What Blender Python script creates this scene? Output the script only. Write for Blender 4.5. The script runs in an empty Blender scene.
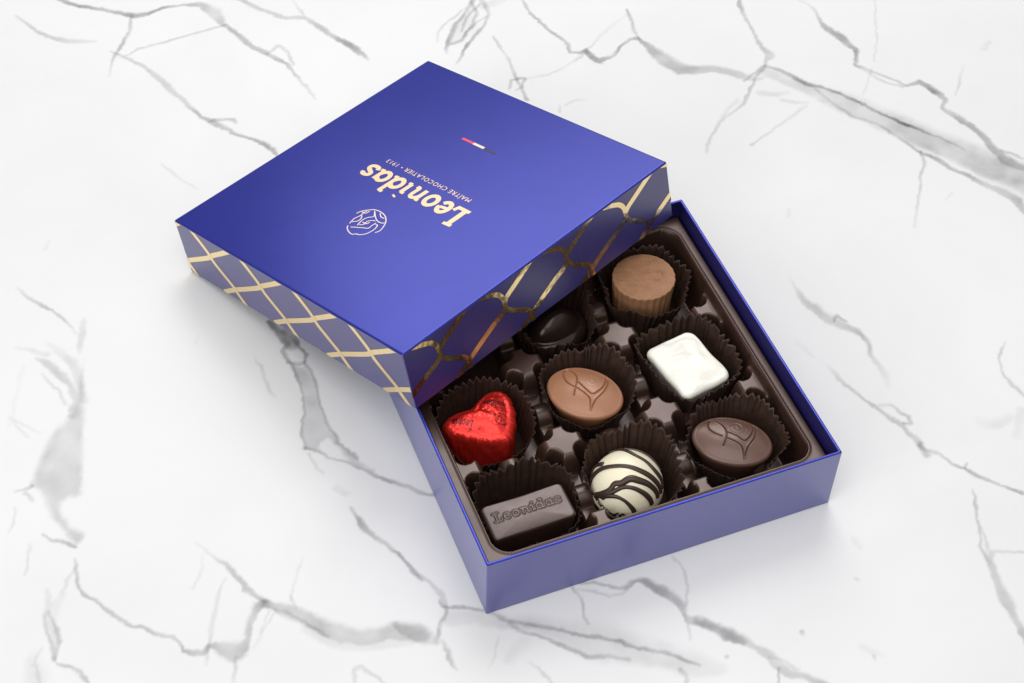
import bpy, math, random
import numpy as np
from mathutils import Matrix, Vector, noise

S = 0.001                      # every length below is in millimetres
scn = bpy.context.scene
col = scn.collection
rng = np.random.default_rng(7)

# ------------------------------------------------------------------ camera
cam_d = bpy.data.cameras.new("camera"); cam = bpy.data.objects.new("camera", cam_d); col.objects.link(cam)
cam_d.sensor_width = 36.0
cam_d.lens = 1723.75 / 1024 * 36.0
cam_d.clip_start = 0.01; cam_d.clip_end = 50
_r = Vector((0.931323, -0.363696, 0.019038)).normalized(); _f = Vector((0.248505, 0.596396, -0.763254)).normalized()
_u = _r.cross(_f)
cam.matrix_world = Matrix(((_r.x, _u.x, -_f.x, (-173.731)*S), (_r.y, _u.y, -_f.y, (-342.681)*S), (_r.z, _u.z, -_f.z, (493.945)*S), (0, 0, 0, 1)))
scn.camera = cam

# ------------------------------------------------------------------ studio light and exposure
w = bpy.data.worlds.new("World"); scn.world = w; w.use_nodes = True
bg = w.node_tree.nodes["Background"]
_nt = w.node_tree                      # pale studio surround: dimmer towards the floor line, bright overhead
_tc = _nt.nodes.new('ShaderNodeTexCoord'); _sx = _nt.nodes.new('ShaderNodeSeparateXYZ'); _rp = _nt.nodes.new('ShaderNodeValToRGB')
_nt.links.new(_tc.outputs['Generated'], _sx.inputs[0]); _nt.links.new(_sx.outputs['Z'], _rp.inputs[0]); _nt.links.new(_rp.outputs[0], bg.inputs[0])
_rp.color_ramp.elements[0].position = 0.2; _rp.color_ramp.elements[0].color = (*[0.06 * k for k in (1, 1, 1)], 1)
_rp.color_ramp.elements[1].position = 0.65; _rp.color_ramp.elements[1].color = (1, 1, 1, 1)
bg.inputs[1].default_value = 0.64

def softbox(name, loc, target, sx, sy, power, colour=(1, 1, 1)):
    d = bpy.data.lights.new(name, 'AREA'); d.shape = 'RECTANGLE'; d.size = sx; d.size_y = sy
    d.energy = power; d.color = colour
    o = bpy.data.objects.new(name, d); col.objects.link(o); o.location = loc
    v = Vector(target) - Vector(loc)
    o.rotation_euler = v.to_track_quat('-Z', 'Y').to_euler()
    return o
softbox("softbox_overhead", (-.32, -.38, 1.2), (-.03, -.03, 0), 1.2, 1.1, 6.6)
softbox("softbox_back", (.36, .74, 1.13), (0, 0, .02), .66, .60, 5.4)
softbox("softbox_low", (.30, 1.10, .72), (0, .05, .05), .75, .42, 2.6)
softbox("softbox_left", (-1.15, -.55, .58), (-.03, 0, 0), 1.0, .7, 6.8)
scn.view_settings.view_transform = 'Standard'; scn.view_settings.look = 'None'
scn.view_settings.exposure = 0; scn.view_settings.gamma = 1
scn.render.engine = 'CYCLES'
scn.cycles.use_denoising = True
scn.cycles.max_bounces = 8

# ------------------------------------------------------------------ helpers
def tag(o, label=None, cat=None, group=None, kind=None):
    if label: o["label"] = label
    if cat: o["category"] = cat
    if group: o["group"] = group
    if kind: o["kind"] = kind
    return o

def link(name, me, m, parent=None, smooth=True):
    o = bpy.data.objects.new(name, me); col.objects.link(o)
    if m: me.materials.append(m)
    if smooth: me.polygons.foreach_set("use_smooth", np.ones(len(me.polygons), dtype=bool))
    if parent: o.parent = parent
    return o

def mesh(name, verts, faces):
    me = bpy.data.meshes.new(name)
    me.from_pydata((np.asarray(verts, float) * S).tolist(), [], [tuple(int(i) for i in f) for f in faces]); me.update()
    return me

def grid_mesh(name, P, closed_u=False):
    """P: (nv, nu, 3) array of points in mm -> quad mesh (fast path)."""
    nv, nu = P.shape[:2]
    idx = np.arange(nv * nu).reshape(nv, nu)
    if closed_u: a = idx; b = np.roll(idx, -1, 1)
    else: a = idx[:, :-1]; b = idx[:, 1:]
    q = np.stack([a[:-1], b[:-1], b[1:], a[1:]], -1).reshape(-1, 4)
    me = bpy.data.meshes.new(name)
    me.vertices.add(nv * nu); me.vertices.foreach_set("co", (P.reshape(-1, 3) * S).astype(np.float32).ravel())
    me.loops.add(q.size); me.loops.foreach_set("vertex_index", q.astype(np.int32).ravel())
    me.polygons.add(len(q)); me.polygons.foreach_set("loop_start", np.arange(0, q.size, 4, dtype=np.int32))
    me.update(calc_edges=True); me.validate()
    return me

def attr(me, name, vals):
    a = me.attributes.new(name, 'FLOAT', 'POINT'); a.data.foreach_set("value", np.asarray(vals, np.float32).ravel())

def empty(name, loc=(0, 0, 0)):
    o = bpy.data.objects.new(name, None); col.objects.link(o); o.location = Vector(loc) * S
    o.empty_display_size = 0.01
    return o

def sstep(a, b, x):
    t = np.clip((np.asarray(x, float) - a) / (b - a), 0, 1); return t * t * (3 - 2 * t)

def lattice_noise(X, Y, scale, seed=0):
    """smooth value noise, vectorised, in -1..1"""
    r = np.random.default_rng(seed); T = r.uniform(-1, 1, (256, 256))
    x = X / scale + 1000.37; y = Y / scale + 1000.71
    xi = np.floor(x).astype(int); yi = np.floor(y).astype(int); fx = x - xi; fy = y - yi
    fx = fx * fx * (3 - 2 * fx); fy = fy * fy * (3 - 2 * fy)
    g = lambda i, j: T[i & 255, j & 255]
    return (g(xi, yi) * (1 - fx) + g(xi + 1, yi) * fx) * (1 - fy) + (g(xi, yi + 1) * (1 - fx) + g(xi + 1, yi + 1) * fx) * fy

def dist_poly(X, Y, lines):
    D = np.full(X.shape, 1e3)
    for L in lines:
        for (x0, y0), (x1, y1) in zip(L[:-1], L[1:]):
            dx, dy = x1 - x0, y1 - y0; q = dx * dx + dy * dy + 1e-12
            t = np.clip(((X - x0) * dx + (Y - y0) * dy) / q, 0, 1)
            D = np.minimum(D, np.hypot(X - x0 - t * dx, Y - y0 - t * dy))
    return D

def spline(pts, n=6, closed=False):
    """Catmull-Rom through the points"""
    p = [np.array(q, float) for q in pts]
    if closed: p = [p[-1]] + p + [p[0], p[1]]
    else: p = [2 * p[0] - p[1]] + p + [2 * p[-1] - p[-2]]
    out = []
    for i in range(1, len(p) - 2):
        for k in range(n):
            t = k / n; a, b, c, d = p[i - 1:i + 3]
            out.append(.5 * (2 * b + (c - a) * t + (2 * a - 5 * b + 4 * c - d) * t * t + (3 * b - a - 3 * c + d) * t ** 3))
    out.append(p[-2])
    return [tuple(q) for q in out]

# ------------------------------------------------------------------ materials
def mat(name, base, rough=.5, metal=0., spec=.5, coat=0., coat_rough=.1, sheen=0.):
    m = bpy.data.materials.new(name); m.use_nodes = True
    b = m.node_tree.nodes["Principled BSDF"]
    b.inputs["Base Color"].default_value = (*base, 1); b.inputs["Roughness"].default_value = rough
    b.inputs["Metallic"].default_value = metal; b.inputs["Specular IOR Level"].default_value = spec
    b.inputs["Coat Weight"].default_value = coat; b.inputs["Coat Roughness"].default_value = coat_rough
    b.inputs["Sheen Weight"].default_value = sheen
    return m

def N(m, t): return m.node_tree.nodes.new(t)
def K(m, a, b): m.node_tree.links.new(a, b)
def BS(m): return m.node_tree.nodes["Principled BSDF"]

def noise_node(m, scale, detail=4, rough=.55, dist=0):
    tc = N(m, 'ShaderNodeTexCoord'); n = N(m, 'ShaderNodeTexNoise')
    n.inputs['Scale'].default_value = scale; n.inputs['Detail'].default_value = detail
    n.inputs['Roughness'].default_value = rough; n.inputs['Distortion'].default_value = dist
    K(m, tc.outputs['Object'], n.inputs['Vector']); return n

def vary(m, base, amount, scale, detail=4):
    """small mottling of the base colour"""
    n = noise_node(m, scale, detail); r = N(m, 'ShaderNodeValToRGB')
    r.color_ramp.elements[0].position = .3; r.color_ramp.elements[1].position = .7
    r.color_ramp.elements[0].color = (*[c * (1 - amount) for c in base], 1)
    r.color_ramp.elements[1].color = (*[min(1, c * (1 + amount)) for c in base], 1)
    K(m, n.outputs['Fac'], r.inputs[0]); K(m, r.outputs[0], BS(m).inputs['Base Color']); return r

def bump(m, scale, dist, strength=.3, detail=3):
    n = noise_node(m, scale, detail); b = N(m, 'ShaderNodeBump')
    b.inputs['Strength'].default_value = strength; b.inputs['Distance'].default_value = dist
    K(m, n.outputs['Fac'], b.inputs['Height']); K(m, b.outputs[0], BS(m).inputs['Normal']); return b

def rough_vary(m, lo, hi, scale):
    n = noise_node(m, scale, 3); r = N(m, 'ShaderNodeMapRange')
    r.inputs['From Min'].default_value = .3; r.inputs['From Max'].default_value = .7
    r.inputs['To Min'].default_value = lo; r.inputs['To Max'].default_value = hi
    K(m, n.outputs['Fac'], r.inputs['Value']); K(m, r.outputs[0], BS(m).inputs['Roughness'])

M = {}
def marble_mat():
    m = mat('marble', (.78, .78, .78), .42, spec=.3)
    a = N(m, 'ShaderNodeAttribute'); a.attribute_name = 'vein'
    n1 = noise_node(m, 420, 4); n2 = noise_node(m, 9, 5, .6, .4)
    mr = N(m, 'ShaderNodeMapRange'); mr.inputs['From Min'].default_value = .3; mr.inputs['From Max'].default_value = .7
    mr.inputs['To Min'].default_value = .93; mr.inputs['To Max'].default_value = 1.07; K(m, n1.outputs['Fac'], mr.inputs['Value'])
    mu = N(m, 'ShaderNodeMath'); mu.operation = 'MULTIPLY'; mu.use_clamp = True
    K(m, a.outputs['Fac'], mu.inputs[0]); K(m, mr.outputs[0], mu.inputs[1])
    # beyond the traced field the slab carries on with veins of its own
    n3 = noise_node(m, 5.5, 6, .55, 1.3); d1 = N(m, 'ShaderNodeMath'); d1.operation = 'SUBTRACT'; d1.inputs[1].default_value = .5
    d2 = N(m, 'ShaderNodeMath'); d2.operation = 'ABSOLUTE'; d3 = N(m, 'ShaderNodeMapRange'); ao = N(m, 'ShaderNodeAttribute'); ao.attribute_name = 'outer'
    d3.inputs['From Min'].default_value = .002; d3.inputs['From Max'].default_value = .016; d3.inputs['To Min'].default_value = .45; d3.inputs['To Max'].default_value = 0
    d4 = N(m, 'ShaderNodeMath'); d4.operation = 'MULTIPLY_ADD'; d4.use_clamp = True
    K(m, n3.outputs['Fac'], d1.inputs[0]); K(m, d1.outputs[0], d2.inputs[0]); K(m, d2.outputs[0], d3.inputs['Value'])
    K(m, d3.outputs[0], d4.inputs[0]); K(m, ao.outputs['Fac'], d4.inputs[1]); K(m, mu.outputs[0], d4.inputs[2])
    r = N(m, 'ShaderNodeValToRGB'); r.color_ramp.elements[0].position = .35; r.color_ramp.elements[1].position = .65
    r.color_ramp.elements[0].color = (.715, .715, .715, 1); r.color_ramp.elements[1].color = (.755, .755, .754, 1)
    K(m, n2.outputs['Fac'], r.inputs[0])
    mx = N(m, 'ShaderNodeMix'); mx.data_type = 'RGBA'
    K(m, d4.outputs[0], mx.inputs['Factor']); K(m, r.outputs[0], mx.inputs['A']); mx.inputs['B'].default_value = (.085, .085, .087, 1)
    K(m, mx.outputs['Result'], BS(m).inputs['Base Color'])
    return m
M['marble'] = marble_mat()
CARD = (.021, .021, .27)
M['card'] = mat('blue_card', CARD, .36, spec=1.0, coat=1.0, coat_rough=.36); BS(M['card']).inputs['Coat IOR'].default_value = 1.65; vary(M['card'], CARD, .05, 60); bump(M['card'], 2600, .00002, .25)
LIDC = (.023, .031, .305)
M['lidcard'] = mat('blue_lid_card', LIDC, .22, metal=.40, spec=.5); vary(M['lidcard'], LIDC, .04, 60); bump(M['lidcard'], 2600, .00002, .2)
GOLD = (.98, .77, .42)
M['gold'] = mat('gold_foil', GOLD, .17, metal=1); bump(M['gold'], 140, .0012, .22, 2)
M['goldprint'] = mat('gold_print', (.90, .66, .40), .4, metal=.5)
M['paleprint'] = mat('pale_print', (.84, .70, .62), .4, metal=.4)
M['inkred'] = mat('red_ink', (.75, .06, .13), .4); M['inkyellow'] = mat('yellow_ink', (.85, .72, .5), .4); M['inkblack'] = mat('black_ink', (.03, .025, .09), .45)
M['plastic'] = mat('brown_plastic', (.044, .022, .015), .25, spec=.85); rough_vary(M['plastic'], .26, .36, 70); bump(M['plastic'], 160, .0002, .12)
M['paper'] = mat('brown_paper', (.040, .022, .016), .45, spec=.35); vary(M['paper'], (.040, .022, .016), .25, 300)
M['milk'] = mat('milk_chocolate', (.35, .16, .084), .33, spec=.6, coat=.35, coat_rough=.3); vary(M['milk'], (.35, .16, .084), .06, 120)
M['milkpale'] = mat('pale_milk_chocolate', (.33, .165, .085), .5, spec=.4); vary(M['milkpale'], (.33, .165, .085), .12, 220); bump(M['milkpale'], 500, .0003, .3)
M['darkmilk'] = mat('dusky_milk_chocolate', (.115, .062, .046), .28, spec=.6, coat=.35, coat_rough=.25); vary(M['darkmilk'], (.115, .062, .046), .06, 120)
M['dark'] = mat('dark_chocolate', (.058, .029, .020), .30, spec=.7, coat=.5, coat_rough=.3); vary(M['dark'], (.042, .022, .016), .12, 150)
M['darkgloss'] = mat('glossy_dark_chocolate', (.020, .012, .009), .20, spec=.5); bump(M['darkgloss'], 160, .0004, .2)
M['white'] = mat('white_chocolate', (.86, .84, .76), .4, spec=.45); BS(M['white']).inputs['Subsurface Weight'].default_value = .25; BS(M['white']).inputs['Subsurface Scale'].default_value = .002; bump(M['white'], 240, .0004, .25)
M['ivory'] = mat('ivory_chocolate', (.84, .77, .58), .33, spec=.5); BS(M['ivory']).inputs['Subsurface Weight'].default_value = .2; BS(M['ivory']).inputs['Subsurface Scale'].default_value = .002; bump(M['ivory'], 200, .0003, .15)
M['drizzle'] = mat('dark_drizzle', (.040, .022, .016), .28, spec=.5)
def foil_mat():
    m = mat('red_foil', (.90, .028, .022), .30, metal=.65, spec=.8)
    a = N(m, 'ShaderNodeAttribute'); a.attribute_name = 'ink'
    mx = N(m, 'ShaderNodeMix'); mx.data_type = 'RGBA'; mx.inputs['A'].default_value = (.92, .035, .025, 1); mx.inputs['B'].default_value = (.05, .008, .012, 1)
    K(m, a.outputs['Fac'], mx.inputs['Factor']); K(m, mx.outputs['Result'], BS(m).inputs['Base Color'])
    n = noise_node(m, 120, 3, .5, 1.8); b = N(m, 'ShaderNodeBump'); b.inputs['Strength'].default_value = .42; b.inputs['Distance'].default_value = .0012
    K(m, n.outputs['Fac'], b.inputs['Height']); K(m, b.outputs[0], BS(m).inputs['Normal'])
    return m
M['redfoil'] = foil_mat()
for k in ('milk', 'milkpale', 'darkmilk', 'dark', 'darkgloss', 'plastic', 'paper', 'drizzle'):
    BS(M[k]).inputs['Specular Tint'].default_value = (1, .83, .78, 1); BS(M[k]).inputs['Coat Tint'].default_value = (1, .94, .92, 1)
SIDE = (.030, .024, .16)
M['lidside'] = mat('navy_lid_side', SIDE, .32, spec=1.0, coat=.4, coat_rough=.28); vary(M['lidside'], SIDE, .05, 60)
for k, sc_, d_ in (('milk', 420, .00025), ('darkmilk', 420, .00022), ('dark', 380, .00028), ('drizzle', 300, .0003)):
    bump(M[k], sc_, d_, .16, 5); rough_vary(M[k], .27, .40, 150)
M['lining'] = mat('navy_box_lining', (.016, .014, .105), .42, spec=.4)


# ------------------------------------------------------------------ the marble tabletop
VEINS = [
 ([(-130.5, 302.1, 1.63, 0.4), (-127.7, 298, 1.63, 0.4), (-121.4, 292.7, 1.63, 0.5), (-110.3, 285, 1.22, 0.5), (-100.9, 277.7, 2.43, 0.6), (-94.6, 276.9, 1.42, 0.5), (-87.5, 279.5, 1.02, 0.4), (-78.3, 278.6, 1.02, 0.3), (-71.6, 275.5, 2.45, 0.35), (-67.8, 268.6, 4.48, 0.35), (-65.6, 259.4, 2.02, 0.3), (-63.9, 255.2, 1.41, 0.4), (-59.8, 243.4, 1.8, 0.42), (-53.3, 233.7, 1.79, 0.42), (-46.9, 224.1, 1.19, 0.4), (-45.3, 217, 0.99, 0.35), (-43.6, 207.4, 0.78, 0.2), (-41.8, 198.4, 0.58, 0.08)], 1),
 ([(-150, 296.1, 0.61, 0.15), (-143.6, 282.7, 1.2, 0.25), (-138, 274.8, 1.6, 0.25), (-131.7, 270.2, 1.99, 0.2), (-121.5, 267.3, 1, 0.1)], 1),
 ([(-102.2, 278.2, 1.01, 0.4), (-105.7, 268.9, 1, 0.35), (-112.7, 258.3, 0.99, 0.35), (-116.7, 252.5, 0.79, 0.25), (-120.3, 242.4, 0.59, 0.1)], 1),
 ([(-116.4, 258.1, 0.79, 0.15), (-109.3, 249.8, 0.99, 0.25), (-104.2, 240.8, 1.18, 0.25), (-98.6, 227.5, 1.95, 0.3), (-94.6, 215, 0.97, 0.3), (-90.4, 203.9, 1.15, 0.4), (-86.5, 198.4, 2.3, 0.4), (-81.5, 191.2, 1.14, 0.45), (-74.7, 184, 0.95, 0.45), (-70.1, 178.6, 1.33, 0.5), (-67.8, 174.4, 1.51, 0.5), (-66.8, 168.8, 0.75, 0.4)], 1),
 ([(-87.2, 199.5, 0.96, 0.25), (-82, 198.9, 1.15, 0.3), (-78, 197.4, 0.96, 0.3), (-77.7, 195.2, 0.77, 0.2)], 1),
 ([(-113.9, 252.9, 0.59, 0.1), (-104.4, 255.2, 0.8, 0.22), (-87.7, 256.4, 0.8, 0.2), (-70.6, 258.2, 0.81, 0.2), (-64.9, 258.6, 1.01, 0.25)], 1),
 ([(-55.7, 275, 1.64, 0.3), (-46.9, 262.6, 1.63, 0.35), (-39.7, 254.5, 1.42, 0.35), (-30.5, 250.5, 1.43, 0.3), (-24.7, 238.6, 1.62, 0.4), (-20.5, 231.1, 2.01, 0.5), (-16.5, 223.2, 2.2, 0.55), (-14.4, 218, 1.6, 0.45), (-13, 213.8, 0.6, 0.1)], 1),
 ([(-31.9, 264.8, 0.82, 0.15), (-30.1, 251.9, 1.02, 0.2)], 1),
 ([(-53.4, 233.2, 0.8, 0.25), (-46.7, 237.1, 1, 0.2), (-44.5, 232, 1, 0.25), (-44.4, 223.2, 0.79, 0.25)], 1),
 ([(-112.5, 181.8, 0.56, 0.12), (-107.5, 171, 0.56, 0.12), (-102.9, 162.5, 0.55, 0.08)], 1.5),
 ([(44.4, 238.3, 2.01, 0.3), (38.3, 230.6, 1, 0.3), (32.4, 225.3, 0.99, 0.35), (25.9, 218, 1.48, 0.5), (22.5, 212.1, 1.3, 0.5), (20, 207.1, 0.49, 0.2)], 1),
 ([(47.9, 237.1, 1.68, 0.3), (47.4, 226, 1, 0.3), (43.8, 220, 0.83, 0.3), (36.2, 214.3, 0.82, 0.35), (30.4, 209.2, 1.14, 0.45), (24.2, 200.9, 0.65, 0.35), (22, 198.2, 0.49, 0.1)], 1),
 ([(42.9, 236.4, 0.84, 0.3), (42, 226.8, 0.83, 0.3), (36.4, 219, 0.82, 0.3), (28.8, 213.4, 0.82, 0.3), (24.6, 212.5, 0.82, 0.3)], 1),
 ([(39.4, 231.4, 2.33, 0.12), (33.3, 221.4, 5.61, 0.13), (26.1, 214.4, 2.95, 0.12)], 2.5),
 ([(36.6, 232.4, 0.67, 0.25), (29.4, 227.7, 0.66, 0.2), (21.8, 221.9, 0.66, 0.2), (19.1, 215.7, 0.65, 0.1)], 1),
 ([(46, 234, 0.67, 0.3), (36.7, 226.2, 0.66, 0.3), (31.5, 218.4, 0.66, 0.3)], 1),
 ([(45.5, 224.3, 0.66, 0.2), (39.4, 221.6, 0.66, 0.25), (31, 215, 0.66, 0.25)], 1),
 ([(55.2, 233.1, 2.68, 0.1), (46.5, 231.3, 2, 0.15)], 2),
 ([(64.8, 230.9, 0.67, 0.25), (65.1, 219.6, 0.83, 0.3), (67, 210.3, 0.99, 0.35), (70, 202, 0.99, 0.35), (72, 195.3, 1.15, 0.4), (71.6, 188.7, 0.98, 0.4), (75.6, 186.8, 1.14, 0.45), (78.6, 187.6, 1.47, 0.5), (79.3, 182.6, 2.28, 0.5), (80.9, 179, 2.6, 0.5), (84.5, 180, 1.63, 0.45), (88.8, 180.8, 0.82, 0.35), (94.9, 185.7, 0.98, 0.4), (99, 187.8, 1.15, 0.5), (102.9, 187.6, 1.32, 0.55), (105, 183.2, 1.97, 0.5), (106.1, 176.8, 3.6, 0.42), (108.2, 169, 4.88, 0.36), (112.2, 162.2, 5.19, 0.33), (117.9, 159.2, 3.89, 0.33), (125.1, 157.5, 2.92, 0.28), (130.6, 153.9, 3.24, 0.3), (134.6, 149.4, 2.91, 0.28), (139.7, 144.8, 1.62, 0.2), (143.5, 144.3, 0.97, 0.2)], 1),
 ([(106.7, 207, 0.67, 0.35), (105.3, 200.1, 0.83, 0.4), (103.6, 193.4, 0.83, 0.3), (103.4, 187.4, 0.82, 0.4)], 1),
 ([(78, 187.1, 0.65, 0.2), (87.5, 194.4, 0.66, 0.12), (98.1, 200.2, 0.66, 0.08), (106.5, 204.6, 0.5, 0.08)], 1.5),
 ([(45.2, 179.3, 0.48, 0.1), (57.2, 178.4, 0.48, 0.13), (69.6, 182, 0.65, 0.2), (78.5, 186.2, 0.82, 0.25)], 1.3),
 ([(43.4, 210.5, 0.49, 0.2), (43.7, 203.2, 0.65, 0.22), (44.6, 193.4, 0.65, 0.25), (42.7, 182.5, 0.8, 0.35), (42.6, 174.6, 0.96, 0.35), (41.6, 167, 1.27, 0.35)], 1),
 ([(37.6, 176.4, 0.64, 0.3), (40.5, 181, 0.8, 0.35), (43.6, 181, 0.8, 0.35), (46.1, 179.5, 0.8, 0.35), (42.8, 175.2, 0.64, 0.3), (40.2, 174.3, 0.64, 0.25)], 1),
 ([(52.4, 155.3, 0.63, 0.2), (54.1, 158.4, 0.48, 0.15)], 1),
 ([(56.4, 157.6, 0.48, 0.15), (60.9, 159.3, 0.79, 0.2), (65, 158, 0.48, 0.1)], 1),
 ([(126.6, 135.9, 1.6, 0.1), (119.8, 131.7, 0.95, 0.13), (109.7, 122.2, 0.78, 0.12), (104.7, 117.6, 0.78, 0.14), (100.7, 110.5, 0.47, 0.06)], 1.5),
 ([(134, 146.1, 0.68, 0.3), (140.1, 148, 0.86, 0.3), (147.1, 151.1, 1.03, 0.35)], 1),
 ([(157.8, 196.7, 0.72, 0.3), (156.2, 192.5, 1.43, 0.45), (154.3, 185.3, 1.24, 0.4), (153.6, 178.5, 0.71, 0.3), (152.9, 170.3, 0.88, 0.25), (152.3, 162.9, 1.74, 0.28), (153.1, 157.6, 3.12, 0.28), (149.5, 153.9, 1.04, 0.35), (146.6, 150, 1.03, 0.35), (139.6, 145.2, 0.86, 0.35), (133.9, 138.9, 0.85, 0.35), (129.3, 133.8, 1.01, 0.35), (122.4, 129.3, 0.84, 0.25), (117.8, 128.2, 0.67, 0.15), (108.6, 121.1, 0.66, 0.13), (102.9, 115.3, 0.66, 0.15), (99.6, 109.7, 0.49, 0.06)], 1),
 ([(147.5, 150.9, 1.03, 0.35), (151.5, 147, 1.38, 0.4), (155.7, 141.8, 1.37, 0.45), (158.8, 134.6, 1.54, 0.45), (164.9, 129.9, 1.02, 0.4), (170.1, 123.7, 1.02, 0.5), (174.6, 116.3, 1.02, 0.55), (178.8, 108.6, 1.01, 0.5), (183.7, 102.2, 1.01, 0.55), (187.3, 96.4, 1.17, 0.65), (191.2, 91.5, 0.84, 0.4), (197.1, 84.1, 0.67, 0.3), (202.1, 75.4, 0.66, 0.25)], 1),
 ([(145.2, 148.1, 3.44, 0.15), (150.6, 141.9, 4.8, 0.17), (156.8, 134.1, 4.44, 0.2), (162.7, 125.9, 6.12, 0.2), (169.5, 116.3, 8.45, 0.24), (175.3, 108.3, 8.08, 0.22), (180.8, 100, 8.71, 0.26), (187, 90.1, 9.66, 0.3), (193.8, 81.4, 8.96, 0.3), (200.4, 72.7, 9.58, 0.3), (206.2, 62.7, 10.5, 0.34), (213, 54.7, 11.77, 0.34), (219.2, 45.8, 11.71, 0.3), (228.3, 33.8, 9.7, 0.3)], 1.3),
 ([(160.8, 130.2, 0.85, 0.25), (164.3, 119.4, 0.85, 0.2), (167.7, 109.9, 1.01, 0.25), (175.4, 102.4, 0.67, 0.25), (179.5, 91.7, 0.67, 0.3), (183.5, 81.1, 0.99, 0.38), (188.1, 74.5, 1.32, 0.4), (191.7, 66.5, 1.47, 0.42), (196.1, 59.8, 1.47, 0.42), (200.2, 52.9, 1.95, 0.4), (203.6, 47.7, 2.59, 0.4), (206.7, 41.8, 3.23, 0.4), (206.4, 35.5, 1.93, 0.35), (207.1, 26.8, 1.59, 0.3)], 1),
 ([(182.4, 188.3, 0.72, 0.15), (184.9, 182.8, 0.89, 0.2), (186.6, 177.5, 0.71, 0.3), (184.7, 169, 1.24, 0.4), (185.2, 164.9, 2.12, 0.42), (187.9, 156.8, 2.46, 0.42), (190.3, 148.3, 1.75, 0.45), (188.3, 143.5, 1.04, 0.4), (185, 138.5, 1.21, 0.4), (188.2, 134.8, 1.04, 0.35), (193.2, 128.1, 0.86, 0.3), (197.2, 123, 0.86, 0.35), (199.8, 118.9, 0.86, 0.4), (206.2, 118.9, 1.55, 0.45), (208.4, 115.2, 2.06, 0.48), (210.1, 109.1, 2.05, 0.48), (210.9, 105.2, 1.19, 0.45), (206.9, 100.7, 1.02, 0.4), (208.8, 96.7, 1.86, 0.42), (211, 91.7, 2.69, 0.42), (212.5, 84.2, 2.18, 0.42), (213.8, 77.9, 2, 0.42), (213.9, 71.1, 2.65, 0.35), (215.3, 63.8, 3.96, 0.35), (219.9, 57, 2.63, 0.3), (225.4, 50.1, 1.64, 0.3)], 1),
 ([(185, 138.5, 0.69, 0.25), (188.3, 131.8, 0.69, 0.2), (192.3, 123.5, 0.69, 0.25), (198.1, 118.5, 0.68, 0.3)], 1),
 ([(215.9, 176.1, 0.54, 0.1), (206, 157.4, 0.53, 0.12), (194.8, 137.4, 0.52, 0.12)], 1),
 ([(191.1, 133.8, 0.52, 0.15), (184.4, 126.4, 0.51, 0.15), (179.3, 119.4, 0.51, 0.1)], 1),
 ([(229.1, 121.1, 0.52, 0.08), (221.7, 111.6, 0.52, 0.15), (216.3, 106.3, 0.51, 0.12)], 1),
 ([(184.4, 80.3, 0.66, 0.3), (182.5, 74.8, 0.82, 0.25), (176.1, 66.1, 0.65, 0.2), (168.9, 55.8, 0.64, 0.22), (160.3, 43.1, 0.48, 0.1)], 1),
 ([(120.1, 108.5, 0.66, 0.22), (130.9, 113, 0.66, 0.16), (143.2, 117.7, 0.84, 0.15), (152.5, 122.5, 0.84, 0.12)], 1),
 ([(144.1, 129.2, 1.35, 0.12), (149, 125.7, 1.35, 0.15), (154.2, 124.3, 0.85, 0.12)], 1.5),
 ([(137.6, 136.3, 1.7, 0.1), (143.7, 133.4, 1.7, 0.14), (149.3, 132.7, 1.36, 0.08)], 1.5),
 ([(179.7, 51.8, 0.64, 0.1), (183.8, 54.6, 0.81, 0.12)], 1),
 ([(244.1, 128.1, 1.75, 0.1), (248.5, 131.1, 1.41, 0.1)], 1.5),
 ([(116.6, 69.7, 0.8, 0.1), (114.7, 66.2, 0.79, 0.1)], 1),
 ([(216.3, 69.5, 0.66, 0.25), (220, 65.9, 0.66, 0.25), (223.3, 61.6, 0.66, 0.25)], 1),
 ([(99.7, 35.7, 0.56, 0.06), (100.1, 30.2, 0.84, 0.2), (99.9, 24, 1.95, 0.28), (101.3, 20, 2.5, 0.28), (103, 14.1, 2.77, 0.25), (105.5, 9.7, 3.04, 0.28), (108.6, 6.3, 2.48, 0.4), (111.5, 2.8, 1.93, 0.42), (112.4, -0.6, 1.37, 0.45), (112.4, -4.3, 0.96, 0.4), (111, -9.4, 1.09, 0.25), (110.3, -15, 1.22, 0.2), (110.8, -20.1, 1.62, 0.12), (108.6, -25.8, 0.8, 0.05)], 1.4),
 ([(105.9, 10.4, 0.55, 0.4), (108.2, 12.2, 0.83, 0.35), (109.2, 10.1, 0.69, 0.35), (110.4, 8.4, 0.55, 0.3)], 1),
 ([(93.6, -8.7, 1.08, 0.06), (94.4, -14.8, 1.08, 0.2), (94.8, -19, 0.94, 0.3), (96.9, -25, 0.67, 0.35), (99.5, -30.1, 0.66, 0.35), (101.6, -34.8, 0.93, 0.35), (103.4, -39.9, 1.05, 0.32), (105.6, -43, 1.58, 0.28), (105.9, -47.1, 1.05, 0.3), (106.9, -50.5, 1.83, 0.25), (106.6, -55.1, 1.56, 0.25), (106.8, -58.2, 1.56, 0.3)], 1),
 ([(102.3, -32.3, 0.8, 0.2), (106.5, -34.4, 0.93, 0.2), (106.9, -37.2, 0.79, 0.2), (108.9, -39.6, 0.79, 0.25), (109, -43.6, 0.66, 0.35), (106.5, -42.6, 0.66, 0.3)], 1),
 ([(87.4, 5.3, 1.09, 0.04), (89, 0.5, 1.09, 0.08), (90.3, -3.4, 0.81, 0.06)], 2),
 ([(162.1, -21.6, 0.43, 0.12), (158, -25.2, 0.68, 0.25), (154.5, -29.8, 0.68, 0.25), (153.3, -33.5, 0.42, 0.15), (152.8, -37.4, 0.67, 0.3), (153, -41.2, 1.08, 0.35), (153.8, -44.3, 0.94, 0.35), (154, -48.4, 0.67, 0.3)], 1),
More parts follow.
